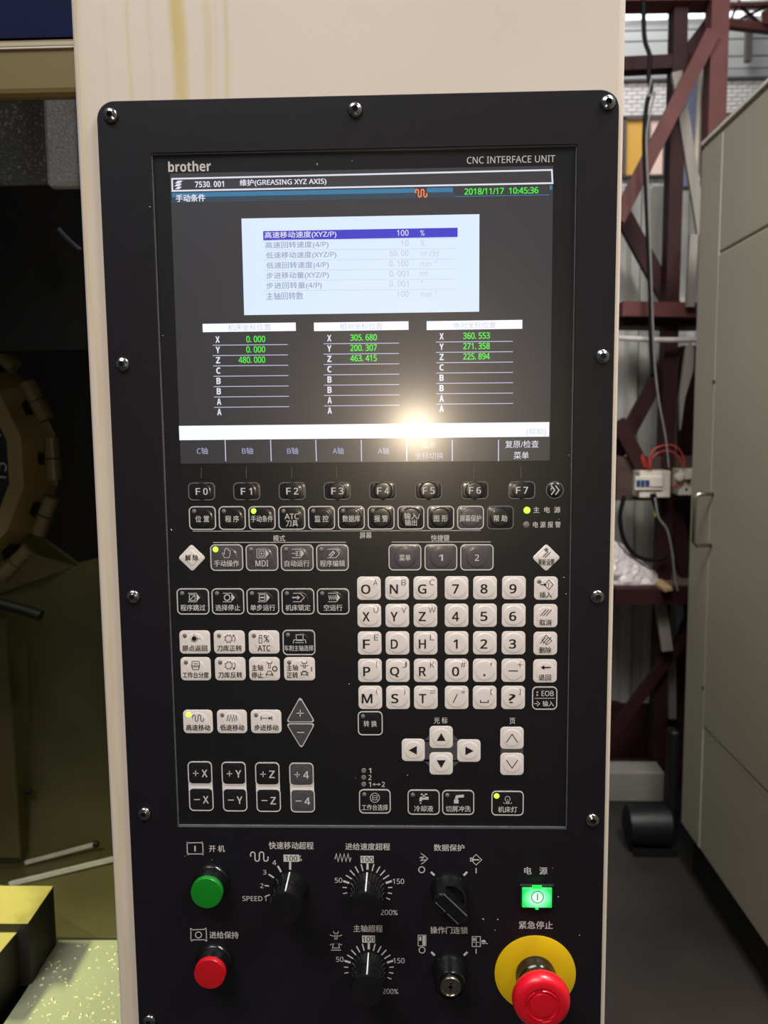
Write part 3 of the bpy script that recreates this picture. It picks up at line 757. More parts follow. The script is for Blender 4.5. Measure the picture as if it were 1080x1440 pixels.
I(.0001).text('手动条件', 268, 278.5, 41.5, 10.5, .025).make('screen_title', M['ui_text'], screen)
I().line([(638,276.5),(772,274)], 1.0).make('date_underline', M['ui_blue'], screen)
I(.0001).text('2018/11/17  10:45:36', 705, 268.5, 104, 9, .02).make('date_text', M['ui_green'], screen)
I(.00008).rect(584, 264, 600, 278).make('mode_field', M['lcd'], screen)
def wave(ink, x0, y0, x1, y1, w):
    r = (x1-x0)/8; pts = [(x0, (y0+y1)/2)]
    for k in range(4):
        cx = x0+r+2*r*k; up = k % 2 == 0; cy = y0+r if up else y1-r
        for i in range(9):
            a = PI-PI*i/8; pts.append((cx+r*math.cos(a), cy-r*math.sin(a) if up else cy+r*math.sin(a)))
    pts.append((x1, (y0+y1)/2))
    return ink.line(pts, w)
wave(I(.00012), 584.5, 266.5, 600, 277, 1.7).make('mode_symbol', M['ui_orange'], screen)
# popup
hrect('popup_window', (340,307.5),(674,301),(674,438.5),(343,443), 'ui_popup')
hrect('selected_row', (370,325),(643.5,320.3),(643.5,333),(370.5,338.5), 'ui_navy', .0001)
rows = [('高速移动速度(XYZ/P)', 422.5, 101), ('高速回转速度(4/P)', 417.5, 89), ('低速移动速度(XYZ/P)', 423.5, 99), ('低速回转速度(4/P)', 418.5, 88), ('步进移动量(XYZ/P)', 418.5, 88), ('步进回转量(4/P)', 413.5, 78), ('主轴回转数', 400.5, 52)]
val = [('100', '%'), ('10', '%'), ('50.00', 'mm/分'), ('0.100', 'min-1'), ('0.001', 'mm'), ('0.001', '°'), ('100', 'min-1')]
for i, ((t, cx, w), (v, u)) in enumerate(zip(rows, val)):
    yl = 330.5+14.3*i; yr = 327.6+14.3*i
    a = I(.00015).text(t, cx, yl, w, 10.6, .012)
    a.make('row_text', M['ui_text' if i == 0 else 'ui_grey'], screen)
    wv = len(v)*5.4
    b = I(.00015).text(v.replace('.', '. '), 574.5-wv/2, yr, wv, 8.2, .008)
    if u == '%': b.text(u, 594, yr, 6, 8)
    elif u == 'mm/分': b.text('mm', 596, yr+1, 9, 6).text('/分', 611, yr-.3, 14, 10)
    elif u == 'min-1': b.text('min', 599, yr+.5, 15, 8).text('-1', 611.5, yr-3, 5, 4)
    elif u == 'mm': b.text(u, 596, yr+1, 11, 6)
    else: b.arc(593, yr-3.5, 1.1, w=.7)
    b.make('row_value', M['ui_text' if i == 0 else 'ui_faint'], screen)
    if i: I(.0001).line([(371, yl-7.4), (641, yr-6.6)], .5).make('row_line', M['ui_faint'], screen)
# axis tables
cols = [((285,416),(455,454),(467,465.5),306,(299,404.5),(345,373),('0.000','0.000','480.000'),'机床坐标位置'),
        ((441.5,574.5),(453.5,452),(465.5,464),463,(455,561),(491,530),('305.680','200.307','463.415'),'相对坐标位置'),
        ((600,734.5),(451.5,450),(464,462.5),621,(613,721),(651.5,689),('360.553','271.358','225.894'),'绝对坐标位置')]
for ci, (hx, ht, hb, lx, ln, vx, vals, ht_) in enumerate(cols):
    hrect('table_header', (hx[0],ht[0]),(hx[1],ht[1]),(hx[1],hb[1]),(hx[0],hb[0]), 'ui_white')
    I(.0001).text(ht_, (hx[0]+hx[1])/2, (ht[0]+hb[1])/2, 60, 9).make('header_text', M['ui_faint'], screen)
    y00 = (477.5, 475.5, 473)[ci]
    for i, chh in enumerate('XYZCBBAA'):
        y = y00+14.55*i + (.0 if ci else 0); xx = lx+.5*i*(.7 if ci == 0 else .2 if ci == 1 else 0)
        a = I().text(chh, xx, y, 6, 9, .045)
        a.make('axis_letter', M['ui_text'], screen)
        if i < 7:
            sh = .38*i*(1 if ci == 0 else .3)
            I().line([(ln[0]+sh, y+8), (ln[1]+sh, y+7)], 1.0).make('axis_line', M['ui_line'], screen)
        if i < 3:
            v = vals[i]; xr = vx[1]+(-.2 if ci == 2 else 0); w = len(v)*5.35
            I().text(v.replace('.', '. '), xr-w/2, y-.7+(-.3 if ci else 0), w, 9, .02).make('axis_value', M['ui_green'], screen)
hrect('message_bar', (251.5,598.5),(772.5,594),(772,615.5),(252.5,617.5), 'ui_white')
I(.0001).text('[帮助]', 754, 607.5, 27, 10).make('message_text', M['ui_faint'], screen)
for x0, x1 in ((316.5,317.5),(380.5,381.5),(444,445),(508,508.5),(572,572),(636,636),(701,701)):
    I().line([(x0, 618.5), (x1, 648.5)], 1.4).make('softkey_divider', M['ui_line'], screen)
for t, cx in (('C轴',284.5),('B轴',348),('B轴',411.5),('A轴',475.5),('A轴',539)):
    I().text(t, cx, 634, 15.5, 9.5, .01).make('softkey_text', M['ui_dim'], screen)
I().text('显示', 603, 626, 18, 9).text('坐标切换', 603.5, 641, 40, 9.5).make('softkey_text', M['ui_dim'], screen)
I().text('复原/检查', 734, 624.5, 47, 10.5, .03).text('菜单', 733, 640.3, 21, 10.5, .03).make('softkey_text', M['ui_text'], screen)

# ------------------------------------------------------------------ keys
def dome(cx, cz, w, h, base, rise, Rr):
    def f(x, z): return base + rise
    return f
PLATEAU = ((1.10, 0), (1.04, .12), (.98, .5), (.93, .85), (.86, 1.0), (.4, 1.0))
CORN = .0028
def key(px0, py0, px1, py1, face, text, label, border=None, led=None, icon=None, Rf=.40, rise=.0009, tight=None, name='key'):
    cx, cy = (px0+px1)/2, (py0+py1)/2
    c = at(cx, cy); w = (at(px1, cy)-at(px0, cy)).x; h = (at(cx, py0)-at(cx, py1)).z
    base = .0004; rise = min(rise, .0012)*.28; Rr = Rf*min(w, h); nb = 6
    if border:
        w2, h2 = w-.0012, h-.0012
    else: w2, h2 = w, h
    out = edge_points(rrect(c.x, c.z, w2, h2, CORN, nb)); ins = [(c.x+(x-c.x)*(1-.0006/w2), c.z+(z-c.z)*(1-.0006/h2)) for x, z in out]
    nn = len(out); f = dome(c.x, c.z, w, h, base, rise, Rr)
    Rg = []
    for i, (x, z) in enumerate(ins):
        a = math.atan2(z-c.z, x-c.x); Rg.append(a)
    rings = [[(x, 0.0, z) for x, z in out], [(x, -base*.8, z) for x, z in out], [(x, -base, z) for x, z in ins]]
    for fr, hh in PLATEAU:
        rr = Rr*fr; rings.append([(c.x+rr*math.cos(a), -base-rise*hh, c.z+rr*math.sin(a)) for a in Rg])
    mb = MB(); m = len(rings)
    mb.add([v for r in rings for v in r], [(i*nn+j, i*nn+(j+1) % nn, (i+1)*nn+(j+1) % nn, (i+1)*nn+j) for i in range(m-1) for j in range(nn)]+[tuple((m-1)*nn+j for j in range(nn))])
    k = obj(name, mb, M[face], unit, auto=True, label=label)
    if border:
        o2 = rrect(c.x, c.z, w, h, CORN+.0003, nb); i2 = rrect(c.x, c.z, w-.0014, h-.0014, CORN-.0004, nb)
        bm_ = MB(); nn = len(o2)
        bm_.add([(x, -.0001, z) for x, z in o2]+[(x, -.0005, z) for x, z in o2]+[(x, -.0005, z) for x, z in i2]+[(x, -.0001, z) for x, z in i2],
                [(i*nn+j, i*nn+(j+1) % nn, (i+1)*nn+(j+1) % nn, (i+1)*nn+j) for i in range(3) for j in range(nn)])
        obj('border', bm_, M[border], k)
    ink = {'key_white': 'ink_black'}.get(face, 'ink')
    I_ = Ink(0, .00009, f)
    for t in text: I_.text(*t)
    if icon: icon(I_, cx, cy)
    if I_.mb.v: I_.make('legend', M[ink], k)
    if led is not None:
        lx = px0+(7.3 if w > .014 else 6); ly = py0+7
        p = at(lx, ly); on = led
        lr = .0019 if on else .0015
        obj('indicator_lamp', MB().lathe((p.x, -.0003, p.z), [(lr, 0), (lr*.9, .0004), (lr*.5, .0007)], n=16), M['led_on' if on else 'led_off'], k, auto=True, label='lit green lamp' if on else None)
    return k, f

# row of soft function keys
FX = [283.8, 347.2, 411, 474.3, 538.4, 602.6, 667.5, 733.5]
for i, x in enumerate(FX):
    y = 691-(.25*i); key(x-19, y-12.5, x+19, y+12.5, 'key_black', [('F', x-5, y, 6.5, 9.5, .02), (str(i), x+5.5, y, 6.5 if i != 1 else 4, 9.5, .02)],
        'black function key marked F%d' % i, border='ink_dim', Rf=.50, rise=.0010)
    Ink(0).line([(x-.8, 657), (x-.8, 672)], .6).make('leader_line', M['ink_dim'], unit)
# double chevron key: round
p = at(780, 689); kk = obj('key', MB().lathe((p.x, 0, p.z), [(.0050,0),(.0050,.0004),(.0040,.0012),(.002,.0015)], n=28), M['key_black'], unit, auto=True, label='small round key with double chevron')
obj('border', MB().lathe((p.x, 0, p.z), [(.0058,.0001),(.0058,.0005),(.0052,.0005),(.0052,.0001)], n=28, cap=False), M['ink_dim'], kk)
Ink(0, .0016).line([(774.5,682.5),(779.5,689),(774.5,695.5)], 1.5).line([(780.5,682.5),(785.5,689),(780.5,695.5)], 1.5).make('legend', M['ink'], kk)

# screen keys
r2 = [('位 置','POS','key_black',0),('程 序','',0,0),('手动条件','',0,1),(None,'',0,0),('监 控','',0,0),('数据库','',0,0),('报 警','',0,0),(None,'',0,0),('图 形','',0,0),('屏幕保护','','key_grey',0),('帮 助','',0,0)]
for i, (t, _, fc, ld) in enumerate(r2):
    x = 284.9+41.85*i+.0*i; y = 728.5-.08*i; cx, cy = x, y
    w = {'手动条件':31,'屏幕保护':30,'数据库':25}.get(t, 19.5)
    if t: txt = [(t, cx, cy+1, w, 9.3, .012)]
    elif i == 3: txt = [('ATC', cx, cy-2.3, 20, 8, .01), ('刀具', cx+.3, cy+7.5, 17, 9, .01)]
    else: txt = [('输入/', cx+1.5, cy-2.5, 22, 9.3, .01), ('输出', cx, cy+6.8, 17, 9, .01)]
    nm_ = t.replace(' ', '') if t else ('ATC刀具' if i == 3 else '输入/输出')
    key(cx-18.9, cy-16.6, cx+18.9, cy+16.6, 'key_grey' if i == 9 else 'key_black', txt, '%s screen key marked %s' % ('grey' if i == 9 else 'black', nm_), border='ink_dim' if i == 10 else 'ink', led=ld, rise=.0013, Rf=.42)
for pts in ([(271,747),(676,746)], [(299.5,762.8),(486.5,762.4)], [(550.7,762.2),(690,762)]): Ink(0).line(pts, .9).make('printed_line', M['ink'], unit)
for t, cx, cy, w, h in (('屏幕',514.3,752.7,17,9),('模式',392.5,757,17,9),('快捷键',619,756.5,26,9),('主  电  源',769,717,38,8.6),('电 源 报 警',769,737.7,39,8.6),('光 标',619.7,1013,19,9),('页',720.5,1013.8,8,8.5),('1',520.2,1083.6,3.6,7),('2',520.2,1093.3,4.5,7)):
    Ink(0).text(t, cx, cy, w, h, .01).make('printed_legend', M['ink'], unit)
for px, py, on in ((741,717.5,1),(740,738,0)):
    p = at(px, py); obj('indicator_lamp', MB().lathe((p.x, 0, p.z), [(.0022,0),(.0020,.0004),(.001,.0007)], n=18), M['led_on' if on else 'led_off'], unit, auto=True, label='lit green power lamp' if on else 'unlit alarm lamp')

# icons -------------------------------------------------------------
def ic_prog(inner):
    def f(I_, cx, cy):
        x, y = cx, cy
        I_.line([(x-8,y-6),(x+4,y-6)], .9).line([(x-8,y+6),(x+4,y+6)], .9)
        if inner == 'auto':
            I_.line([(x-8,y),(x-2,y)], 1).line([(x-3,y-3.2),(x,y),(x-3,y+3.2)], 1).line([(x-3,y-3.2),(x+3,y-3.2),(x+3,y+3.2),(x-3,y+3.2)], .7).poly([(x+4,y-6),(x+9,y),(x+4,y+6)])
        elif inner == 'edit':
            I_.line([(x+4,y-6),(x+9,y),(x+4,y+6)], .9).line([(x-6,y+3),(x,y-3),(x+2,y-1),(x-4,y+5)], 1.4)
        elif inner == 'mdi':
            I_.line([(x-8,y-6),(x-8,y+6)], .9).line([(x-5,y-3.5),(x+2,y-3.5),(x+2,y+3.5),(x-5,y+3.5)], .9, True).disc(x-1.5, y, 1.4, 8).poly([(x+4,y-6),(x+9,y),(x+4,y+6)])
        elif inner == 'skip':
            I_.line([(x-6,y-4),(x+2,y-4),(x+2,y+4),(x-6,y+4)], 1, True).line([(x-5,y+3),(x+1,y-3)], 1).poly([(x+4,y-6),(x+9,y),(x+4,y+6)])
        elif inner == 'stop':
            I_.arc(x-2, y, 4, w=1.4).poly([(x+4,y-6),(x+9,y),(x+4,y+6)])
        elif inner == 'single':
            I_.line([(x-6,y-4),(x+2,y-4),(x+2,y+4),(x-6,y+4)], 1, True).line([(x-5,y),(x+1,y)], 2).poly([(x+4,y-6),(x+9,y),(x+4,y+6)])
        elif inner == 'lock':
            I_.line([(x-9,y),(x-1,y)], 1.8).poly([(x-2,y-3),(x+2,y),(x-2,y+3)]).line([(x+2,y-6),(x+8,y),(x+2,y+6)], 1)
        elif inner == 'dry':
            I_.line([(x-7,y-3),(x-6,y+3),(x-4,y-3),(x-3,y+3),(x-1,y-3),(x,y+3),(x+2,y-3),(x+3,y+3)], 1.1).poly([(x+4,y-6),(x+9,y),(x+4,y+6)])
    return f
def ic_hand(I_, x, y):
    I_.line([(x-4,y+6),(x-7,y),(x-6,y-1),(x-4,y+1),(x-4,y-5),(x-2.5,y-5),(x-2.3,y-7),(x-.5,y-7),(x,y-6),(x+1.8,y-6),(x+2,y-4),(x+3.8,y-4),(x+4,y+2),(x+2.5,y+6)], .8, True)
def off(fn, dx, dy): return lambda I_, cx, cy: fn(I_, cx+dx, cy+dy)

M1 = [('手动操作',296,342,1,ic_hand),('MDI',345.8,391.4,0,ic_prog('mdi')),('自动运行',395,441,0,ic_prog('auto')),('程序编辑',444.8,490.4,0,ic_prog('edit'))]
for t, x0, x1, ld, ic in M1:
    key(x0, 765.5, x1, 802.6, 'key_grey', [(t, (x0+x1)/2, 792, 18 if t == 'MDI' else 35, 8.5 if t == 'MDI' else 9, .012)], 'grey mode key marked %s' % t, border='ink', led=ld, icon=off(ic, 1, -6), rise=.0012)
for t, x0, x1 in (('菜单',546.4,592.5),('1',596.9,643),('2',647.2,694)):
    key(x0, 765.3, x1, 802, 'key_grey', [(t, (x0+x1)/2, 784, 16 if t == '菜单' else 6, 9, .015)], 'grey shortcut key marked %s' % t, border='ink', rise=.0012)

def diamond(px, py, lab, txt, icon=None, led=False):
    c = at(px, py); s = .0092; f = dome(c.x, c.z, 0, 0, .0004, .0003, .005)
    base = [(c.x+s*1.0*a, c.z+s*1.0*b) for a, b in ((1,0),(0,1),(-1,0),(0,-1))]
    def rd(r_out, rr):
        out = []
        for kx in range(4):
            a0 = kx*90-45
            ctr = Vector((r_out-rr*1.414, 0)); ang = math.radians(kx*90)
            q = Vector((math.cos(ang)*ctr.x, math.sin(ang)*ctr.x))
            for i in range(7):
                a = math.radians(a0+90*i/6); out.append((c.x+q.x+rr*math.cos(a), c.z+q.y+rr*math.sin(a)))
        return out
    o, i_ = rd(s, .0016), rd(s-.0004, .0015); nn = len(o); A_ = [math.atan2(z-c.z, x-c.x) for x, z in o]
    rings = [[(x, 0, z) for x, z in o], [(x, -.0003, z) for x, z in o], [(x, -.0004, z) for x, z in i_]]
    for fr, hh in PLATEAU: rings.append([(c.x+.0052*fr*math.cos(a), -.0004-.0003*hh, c.z+.0052*fr*math.sin(a)) for a in A_])
    m = len(rings); mb = MB().add([v for r in rings for v in r], [(i*nn+j, i*nn+(j+1) % nn, (i+1)*nn+(j+1) % nn, (i+1)*nn+j) for i in range(m-1) for j in range(nn)]+[tuple((m-1)*nn+j for j in range(nn))])
    k = obj('key', mb, M['key_white'], unit, auto=True, label=lab)
    I_ = Ink(0, .00009, f)
    for t in txt: I_.text(*t)
    if icon: icon(I_)
    I_.make('legend', M['ink_black'], k)
    if led:
        p = at(px, py-11); obj('indicator_lamp', MB().lathe((p.x, -.0003, p.z), [(.0013,0),(.0012,.0004)], n=14), M['led_off'], k)
diamond(270, 784.3, 'white diamond key marked 解除', [('解 除', 270, 784, 18.5, 8.6, .02)])
diamond(768, 784, 'white diamond key marked 重新设置', [('重新设置', 768, 790, 23, 8.5, .015)], icon=lambda I_: I_.line([(763,783),(771,775)], 1.1).line([(766,784),(774,776)], 1.1), led=True)

R3 = [('程序跳过',249,294.4,'skip'),('选择停止',298,343.5,'stop'),('单步运行',347,392.6,'single'),('机床锁定',396.2,442.2,'lock'),('空运行',445.8,491.3,'dry')]
for t, x0, x1, ic in R3:
    key(x0, 827.3, x1, 864, 'key_black', [(t, (x0+x1)/2, 854.2, 26 if len(t) == 3 else 35, 8.8, .012)], 'black key marked %s' % t, border='ink', led=0, icon=off(ic_prog(ic), 1, -5.7), rise=.0008)

def ic_origin(I_, x, y): I_.disc(x-2, y, 3.4, 14).line([(x-2,y-7),(x-2,y+2)], .8).line([(x,y),(x+7,y)], .8).arc(x-2, y, 4.6, 180, 420, .7, 14)
def ic_gear(I_, x, y, up=True):
    pts = []
    for k in range(16):
        a = 2*PI*k/16; r = 6 if k % 2 else 4
        pts.append((x-2+r*math.cos(a), y+r*math.sin(a)))
    I_.line(pts, .8, True).arc(x, y, 7.2, -40, 40, .8, 8)
    if up: I_.poly([(x+3.5,y-6),(x+7,y-5),(x+5,y-2.5)])
    else: I_.poly([(x+3.5,y+6),(x+7,y+5),(x+5,y+2.5)])
def ic_atc(I_, x, y): I_.line([(x-8,y+6),(x-8,y-1),(x-4,y-1),(x-4,y+6)], .8, True).line([(x-7.5,y-1),(x-7.5,y-5),(x-4.5,y-5),(x-4.5,y-1)], .8).line([(x-1,y-5),(x+6,y+5)], .8).line([(x-1,y+5),(x+6,y-5)], .8).arc(x+1, y-3, 2, w=.7, n=8).arc(x+4, y+3, 2, w=.7, n=8)
def ic_chuck(I_, x, y): I_.line([(x-5,y-6),(x+5,y-6),(x+4.5,y+2),(x-4.5,y+2)], 1, True).line([(x-9,y+6),(x-8,y+1),(x+8,y+1),(x+9,y+6)], 1).line([(x-6,y+5),(x+6,y+5)], .9)
def ic_table(I_, x, y): I_.line([(x-5,y-6),(x+5,y-6),(x+5.5,y+2),(x-5.5,y+2)], .9, True).line([(x-5,y+2),(x-4,y+6),(x+4,y+6),(x+5,y+2)], .9).line([(x-3,y-2.5),(x+3,y-2.5)], .8).line([(x-5,y+.2),(x+5,y+.2)], .8)
def ic_spin(sym):
    def f(I_, x, y):
        I_.line([(x-3.5,y-11),(x-3,y-8),(x+3,y-8),(x+3.5,y-11)], .9).line([(x-1.2,y-8),(x-1.2,y-1.5),(x+1.2,y-1.5),(x+1.2,y-8)], .8)
        I_.line([(x-2.5,y+3),(x+2.5,y+3),(x+3.5,y+8),(x-3.5,y+8)], .9, True).line([(x-5,y+10),(x-4,y+6)], .9).line([(x+5,y+10),(x+4,y+6)], .9)
        if sym == 'O': I_.arc(x+7.5, y-.5, 3.2, w=1.3, n=14)
        else: I_.line([(x+10,y-3),(x+10,y+3)], 1.2).arc(x, y-6, 5.5, 180, 350, .8, 8, ry=2).arc(x, y+6, 6, 10, 170, .8, 8, ry=2)
    return f
R4 = [('原点返回',252.8,295.8,'key_white',ic_origin),('刀库正转',301,344.5,'key_white',ic_gear),('ATC',350,393,'key_white',ic_atc),('车削主轴选择',397.7,443.4,'key_black',ic_chuck)]
for t, x0, x1, fc, ic in R4:
    bl = fc == 'key_black'
    key(x0, 885.6 if bl else 886.5, x1, 921 if bl else 919, fc, [(t, (x0+x1)/2, 911, 18 if t == 'ATC' else (41 if bl else 35), 8.2, .012)], '%s key marked %s' % (fc[4:], t), border='ink' if bl else None, led=0, icon=off(ic, 1, -5), rise=.0008)
R5 = [('工作台分度',254.4,296.6,ic_table),('刀库反转',302.6,345.4,lambda I_, x, y: ic_gear(I_, x, y, False)),('主轴停止',350.7,393.6,'O'),('主轴正转',399.6,443,'I')]
for t, x0, x1, ic in R5:
    cx = (x0+x1)/2
    if isinstance(ic, str):
        key(x0, 924, x1, 956.6, 'key_white', [('主轴', cx-10, 938.5, 16, 8.5, .012), (t[2:], cx-10, 948.8, 16, 8.5, .012)], 'white key marked %s' % t, led=None if ic == 'O' else 0, icon=off(ic_spin(ic), 7, 0), rise=.0008)
    else:
        key(x0, 924, x1, 956.6, 'key_white', [(t, cx, 948.5, 37 if len(t) == 5 else 34, 8.2, .012)], 'white key marked %s' % t, led=0, icon=off(ic, 0, -5), rise=.0008)
def ic_wave(I_, x, y): wave(I_, x-7.5, y-4.5, x+8, y+4.5, 1)
def ic_zig(I_, x, y): I_.line([(x-7,y+4),(x-5.5,y-4.5),(x-3.5,y+4.5),(x-1.5,y-4.5),(x+.5,y+4.5),(x+2.5,y-4.5),(x+4,y+4.5),(x+6,y-4.5),(x+7,y+3)], 1.1)
def ic_step(I_, x, y): I_.line([(x-7,y-3),(x-7,y+3)], 1.1).line([(x+8,y-3),(x+8,y+3)], 1.1).line([(x-7,y),(x+5,y)], .9).poly([(x+4,y-2.2),(x+8,y),(x+4,y+2.2)])
for t, x0, x1, ld, ic in (('高速移动',258,299.2,1,ic_wave),('低速移动',305.5,347.4,0,ic_zig),('步进移动',353,395.8,0,ic_step)):
    key(x0, 998, x1, 1030.8, 'key_white', [(t, (x0+x1)/2+.3, 1022.5, 34, 8.2, .012)], 'white key marked %s' % t, led=ld, icon=off(ic, 0, -5), rise=.0008)

def trikey(pts, lab, sym, cx, cy):
    P = [at(*p) for p in pts]; P = [Vector((p.x, p.z)) for p in P]; g = (P[0]+P[1]+P[2])/3
    def rounded(sc, rr):
        Q = [g+(p-g)*sc for p in P]; out = []
        for i in range(3):
            a, b, c_ = Q[i-1], Q[i], Q[(i+1) % 3]; u = (a-b).normalized(); v = (c_-b).normalized()
            for k in range(6):
                t = k/5; out.append((b+u*rr*(1-t)**2+v*rr*t*t))
        return out
    o, i_ = rounded(1, .003), rounded(.90, .0026); nn = len(o)
    k = obj('key', MB().add([(p.x, -.0002, p.y) for p in i_]+[(p.x, -.0005, p.y) for p in rounded(.87, .0025)], [(j, (j+1) % nn, nn+(j+1) % nn, nn+j) for j in range(nn)]+[tuple(nn+j for j in range(nn))]), M['key_grey'], unit, label=lab)
    obj('border', MB().add([(p.x, -.0001, p.y) for p in o]+[(p.x, -.0004, p.y) for p in o]+[(p.x, -.0004, p.y) for p in i_], [(i*nn+j, i*nn+(j+1) % nn, (i+1)*nn+(j+1) % nn, (i+1)*nn+j) for i in range(2) for j in range(nn)]), M['ink'], k)
    I_ = Ink(0, .0006).line([(cx-5,cy),(cx+5,cy)], 1.3)
    if sym == '+': I_.line([(cx,cy-5),(cx,cy+5)], 1.3)
    I_.make('legend', M['ink'], k)
trikey([(402,1015.5),(443.5,1015.5),(422,979)], 'grey triangular plus key pointing up', '+', 422.3, 1002.5)
trikey([(402,1017),(424,1053),(443.5,1017)], 'grey triangular minus key pointing down', '-', 423, 1029.5)

for (t, xa, xb, fc) in (('X',264.6,300,'key_black'),('Y',312,347.5,'key_black'),('Z',359.4,394.5,'key_black'),('4',407.3,442.5,'key_grey')):
    cx = (xa+xb)/2; dy = (cx-282)*.014
    Ink(0, .0003).rect(cx-16.9, 1098+dy, cx+16.9, 1112+dy).make('joining_band', M['key_white'], unit)
    cu = cx-.8; cd = cx+.9
    key(cu-17.1, 1070.5+dy, cu+17.1, 1103+dy, fc, [(t, cu+6.5, 1087+dy, 8, 10.5, .02)], '%s jog key marked +%s' % (fc[4:], t), border='ink', icon=lambda I_, x, y: I_.line([(x-10,y),(x-2,y)], 1.2).line([(x-6,y-4),(x-6,y+4)], 1.2), rise=.0007)
    key(cd-17.1, 1107.5+dy, cd+17.1, 1140+dy, fc, [(t, cd+6.5, 1124+dy, 8, 10.5, .02)], '%s jog key marked -%s' % (fc[4:], t), border='ink', icon=lambda I_, x, y: I_.line([(x-10,y),(x-1.5,y)], 1.4), rise=.0007)

# alphanumeric pad
colx = [518.9, 558.4, 598.1, 642, 682, 722.6, 767.6]
rowy = [826.7, 865.3, 904, 942.5, 980.6]
def colrow(ci, ri):
    X = at(colx[ci], 826.7).x; Z = at(620, rowy[ri]).z
    # back to pixels of the membrane plane
    v = R.transposed() @ (Vector((X, 0, Z))-CAM)
    return 540-F*v.x/v.z, 720+F*v.y/v.z
PAD = [['O A','N B','G C','7','8','9'],['X U','Y V','Z W','4','5','6'],['F E','D','H L','1','2','3'],['P I','Q J','R K','0 #','. \'','- +'],['M (','S )','T =','/ *','_ [','? ]']]
for ri, rw in enumerate(PAD):
    for ci, t in enumerate(rw):
        x, y = colrow(ci, ri); parts = t.split(' '); m_ = parts[0]; s_ = parts[1] if len(parts) > 1 else None
        txt = []; ic = None
        bx_ = x-5 if ci < 3 else x-.5
        if m_ == '.': ic = lambda I_, x_, y_: I_.rect(x_-2, y_+5, x_+.8, y_+7.8)
        elif m_ == '-': ic = lambda I_, x_, y_: I_.line([(x_-7,y_+.5),(x_+6.5,y_+.5)], 1.4)
        elif m_ == '_': ic = lambda I_, x_, y_: I_.line([(x_-6,y_+3),(x_-6,y_+6.5),(x_+5,y_+6.5),(x_+5,y_+3)], 1.3)
        elif m_ == '/': ic = lambda I_, x_, y_: I_.line([(x_-5,y_+7),(x_+1,y_-5)], 1.3)
        else:
            ww = {'O':13,'N':11.5,'G':12,'M':15,'Q':13,'1':6,'7':9.5,'W':15}.get(m_, 10)
            txt = [(m_, bx_+(.5 if ci < 3 else -1), y+(1.2 if m_ != 'Q' else 2), ww, 13 if m_ != 'Q' else 14.5, 0.0 if m_ == '?' else .02)]
        nms = m_ if m_ not in '-_./' else {'-':'minus','_':'space','.':'decimal point','/':'slash'}[m_]
        k, f = key(x-16.6, y-16.3, x+16.6, y+16.3, 'key_white', txt, 'white key marked %s' % nms, icon=ic, rise=.0011, Rf=.44)
        if s_:
            a = Ink(0, .0001, f)
            sx, sy_ = x+9.3, y-8.2
            if s_ == '=': a.line([(sx-3.5,sy_-1.5),(sx+4,sy_-1.5)], .9).line([(sx-3.5,sy_+1.5),(sx+4,sy_+1.5)], .9)
            elif s_ == '+': a.line([(sx-3.5,sy_),(sx+3.5,sy_)], .9).line([(sx,sy_-3.5),(sx,sy_+3.5)], .9)
            elif s_ == "'": a.line([(sx,sy_-3),(sx-.6,sy_+1)], 1.6)
            else: a.text(s_, sx, sy_, {'I':1.6,'(':2.6,')':2.6,'[':2.6,']':2.6,'W':10,'C':7,'*':6}.get(s_, 6.5), 8 if s_ not in '*' else 5.5, .0)
            a.make('shift_legend', M['ink_grey'], k)
# right column of edit keys
def ic_insert(I_, x, y): I_.line([(x+3,y-7),(x+9,y),(x+3,y+7),(x-3,y)], .9, True).line([(x-9,y),(x-3,y)], 1.4).poly([(x-4,y-2.2),(x,y),(x-4,y+2.2)]).line([(x+2.5,y-3),(x+2.5,y+4)], .8)
def ic_cancel(I_, x, y):
    for d in (-4, 0, 4): I_.line([(x-4.5+d,y+5),(x+3.5+d,y-4)], 1)
def ic_delete(I_, x, y): I_.line([(x,y-7),(x+8,y+1),(x+1,y+7),(x-6,y)], .8, True); ic_cancel(I_, x, y)
def ic_back(I_, x, y): I_.line([(x-4,y),(x+7,y)], 1.9).poly([(x-7,y),(x-2,y-3.3),(x-2,y+3.3)])
for ri, (t, ic) in enumerate((('插入', ic_insert), ('取消', ic_cancel), ('删除', ic_delete), ('退回', ic_back))):
    x, y = colrow(6, ri); y += .8
    key(x-16.6, y-16.3, x+16.6, y+16.3, 'key_white', [(t, x-.3, y+9, 17, 8.2, .012)], 'white edit key marked %s' % t, led=0 if ri == 0 else None, icon=off(ic, 1, -5), rise=.0008)
x, y = colrow(6, 4); y += .8
def ic_eob(I_, x, y): I_.line([(x-14,y),(x+14,y)], .8).disc(x-10.5, y-8.5, 1.2, 8).disc(x-10.5, y-4.5, 1.2, 8).line([(x-15,y+7.5),(x-10,y+7.5)], 1).line([(x-11,y+4),(x-7,y+7.5),(x-11,y+11)], .9)
key(x-17.7, y-16.2, x+17.7, y+16.2, 'key_black', [('EOB', x+4, y-6.8, 17, 7.5, .01), ('输入', x+5, y+7.5, 16, 8, .01)], 'black edit key marked EOB', border='ink', icon=ic_eob, rise=.0007)
key(503.2, 1000, 538.2, 1033.7, 'key_black', [('转 换', 520.7, 1017.3, 18.5, 8.8, .012)], 'black key marked 转换', border='ink', led=0, rise=.0007)

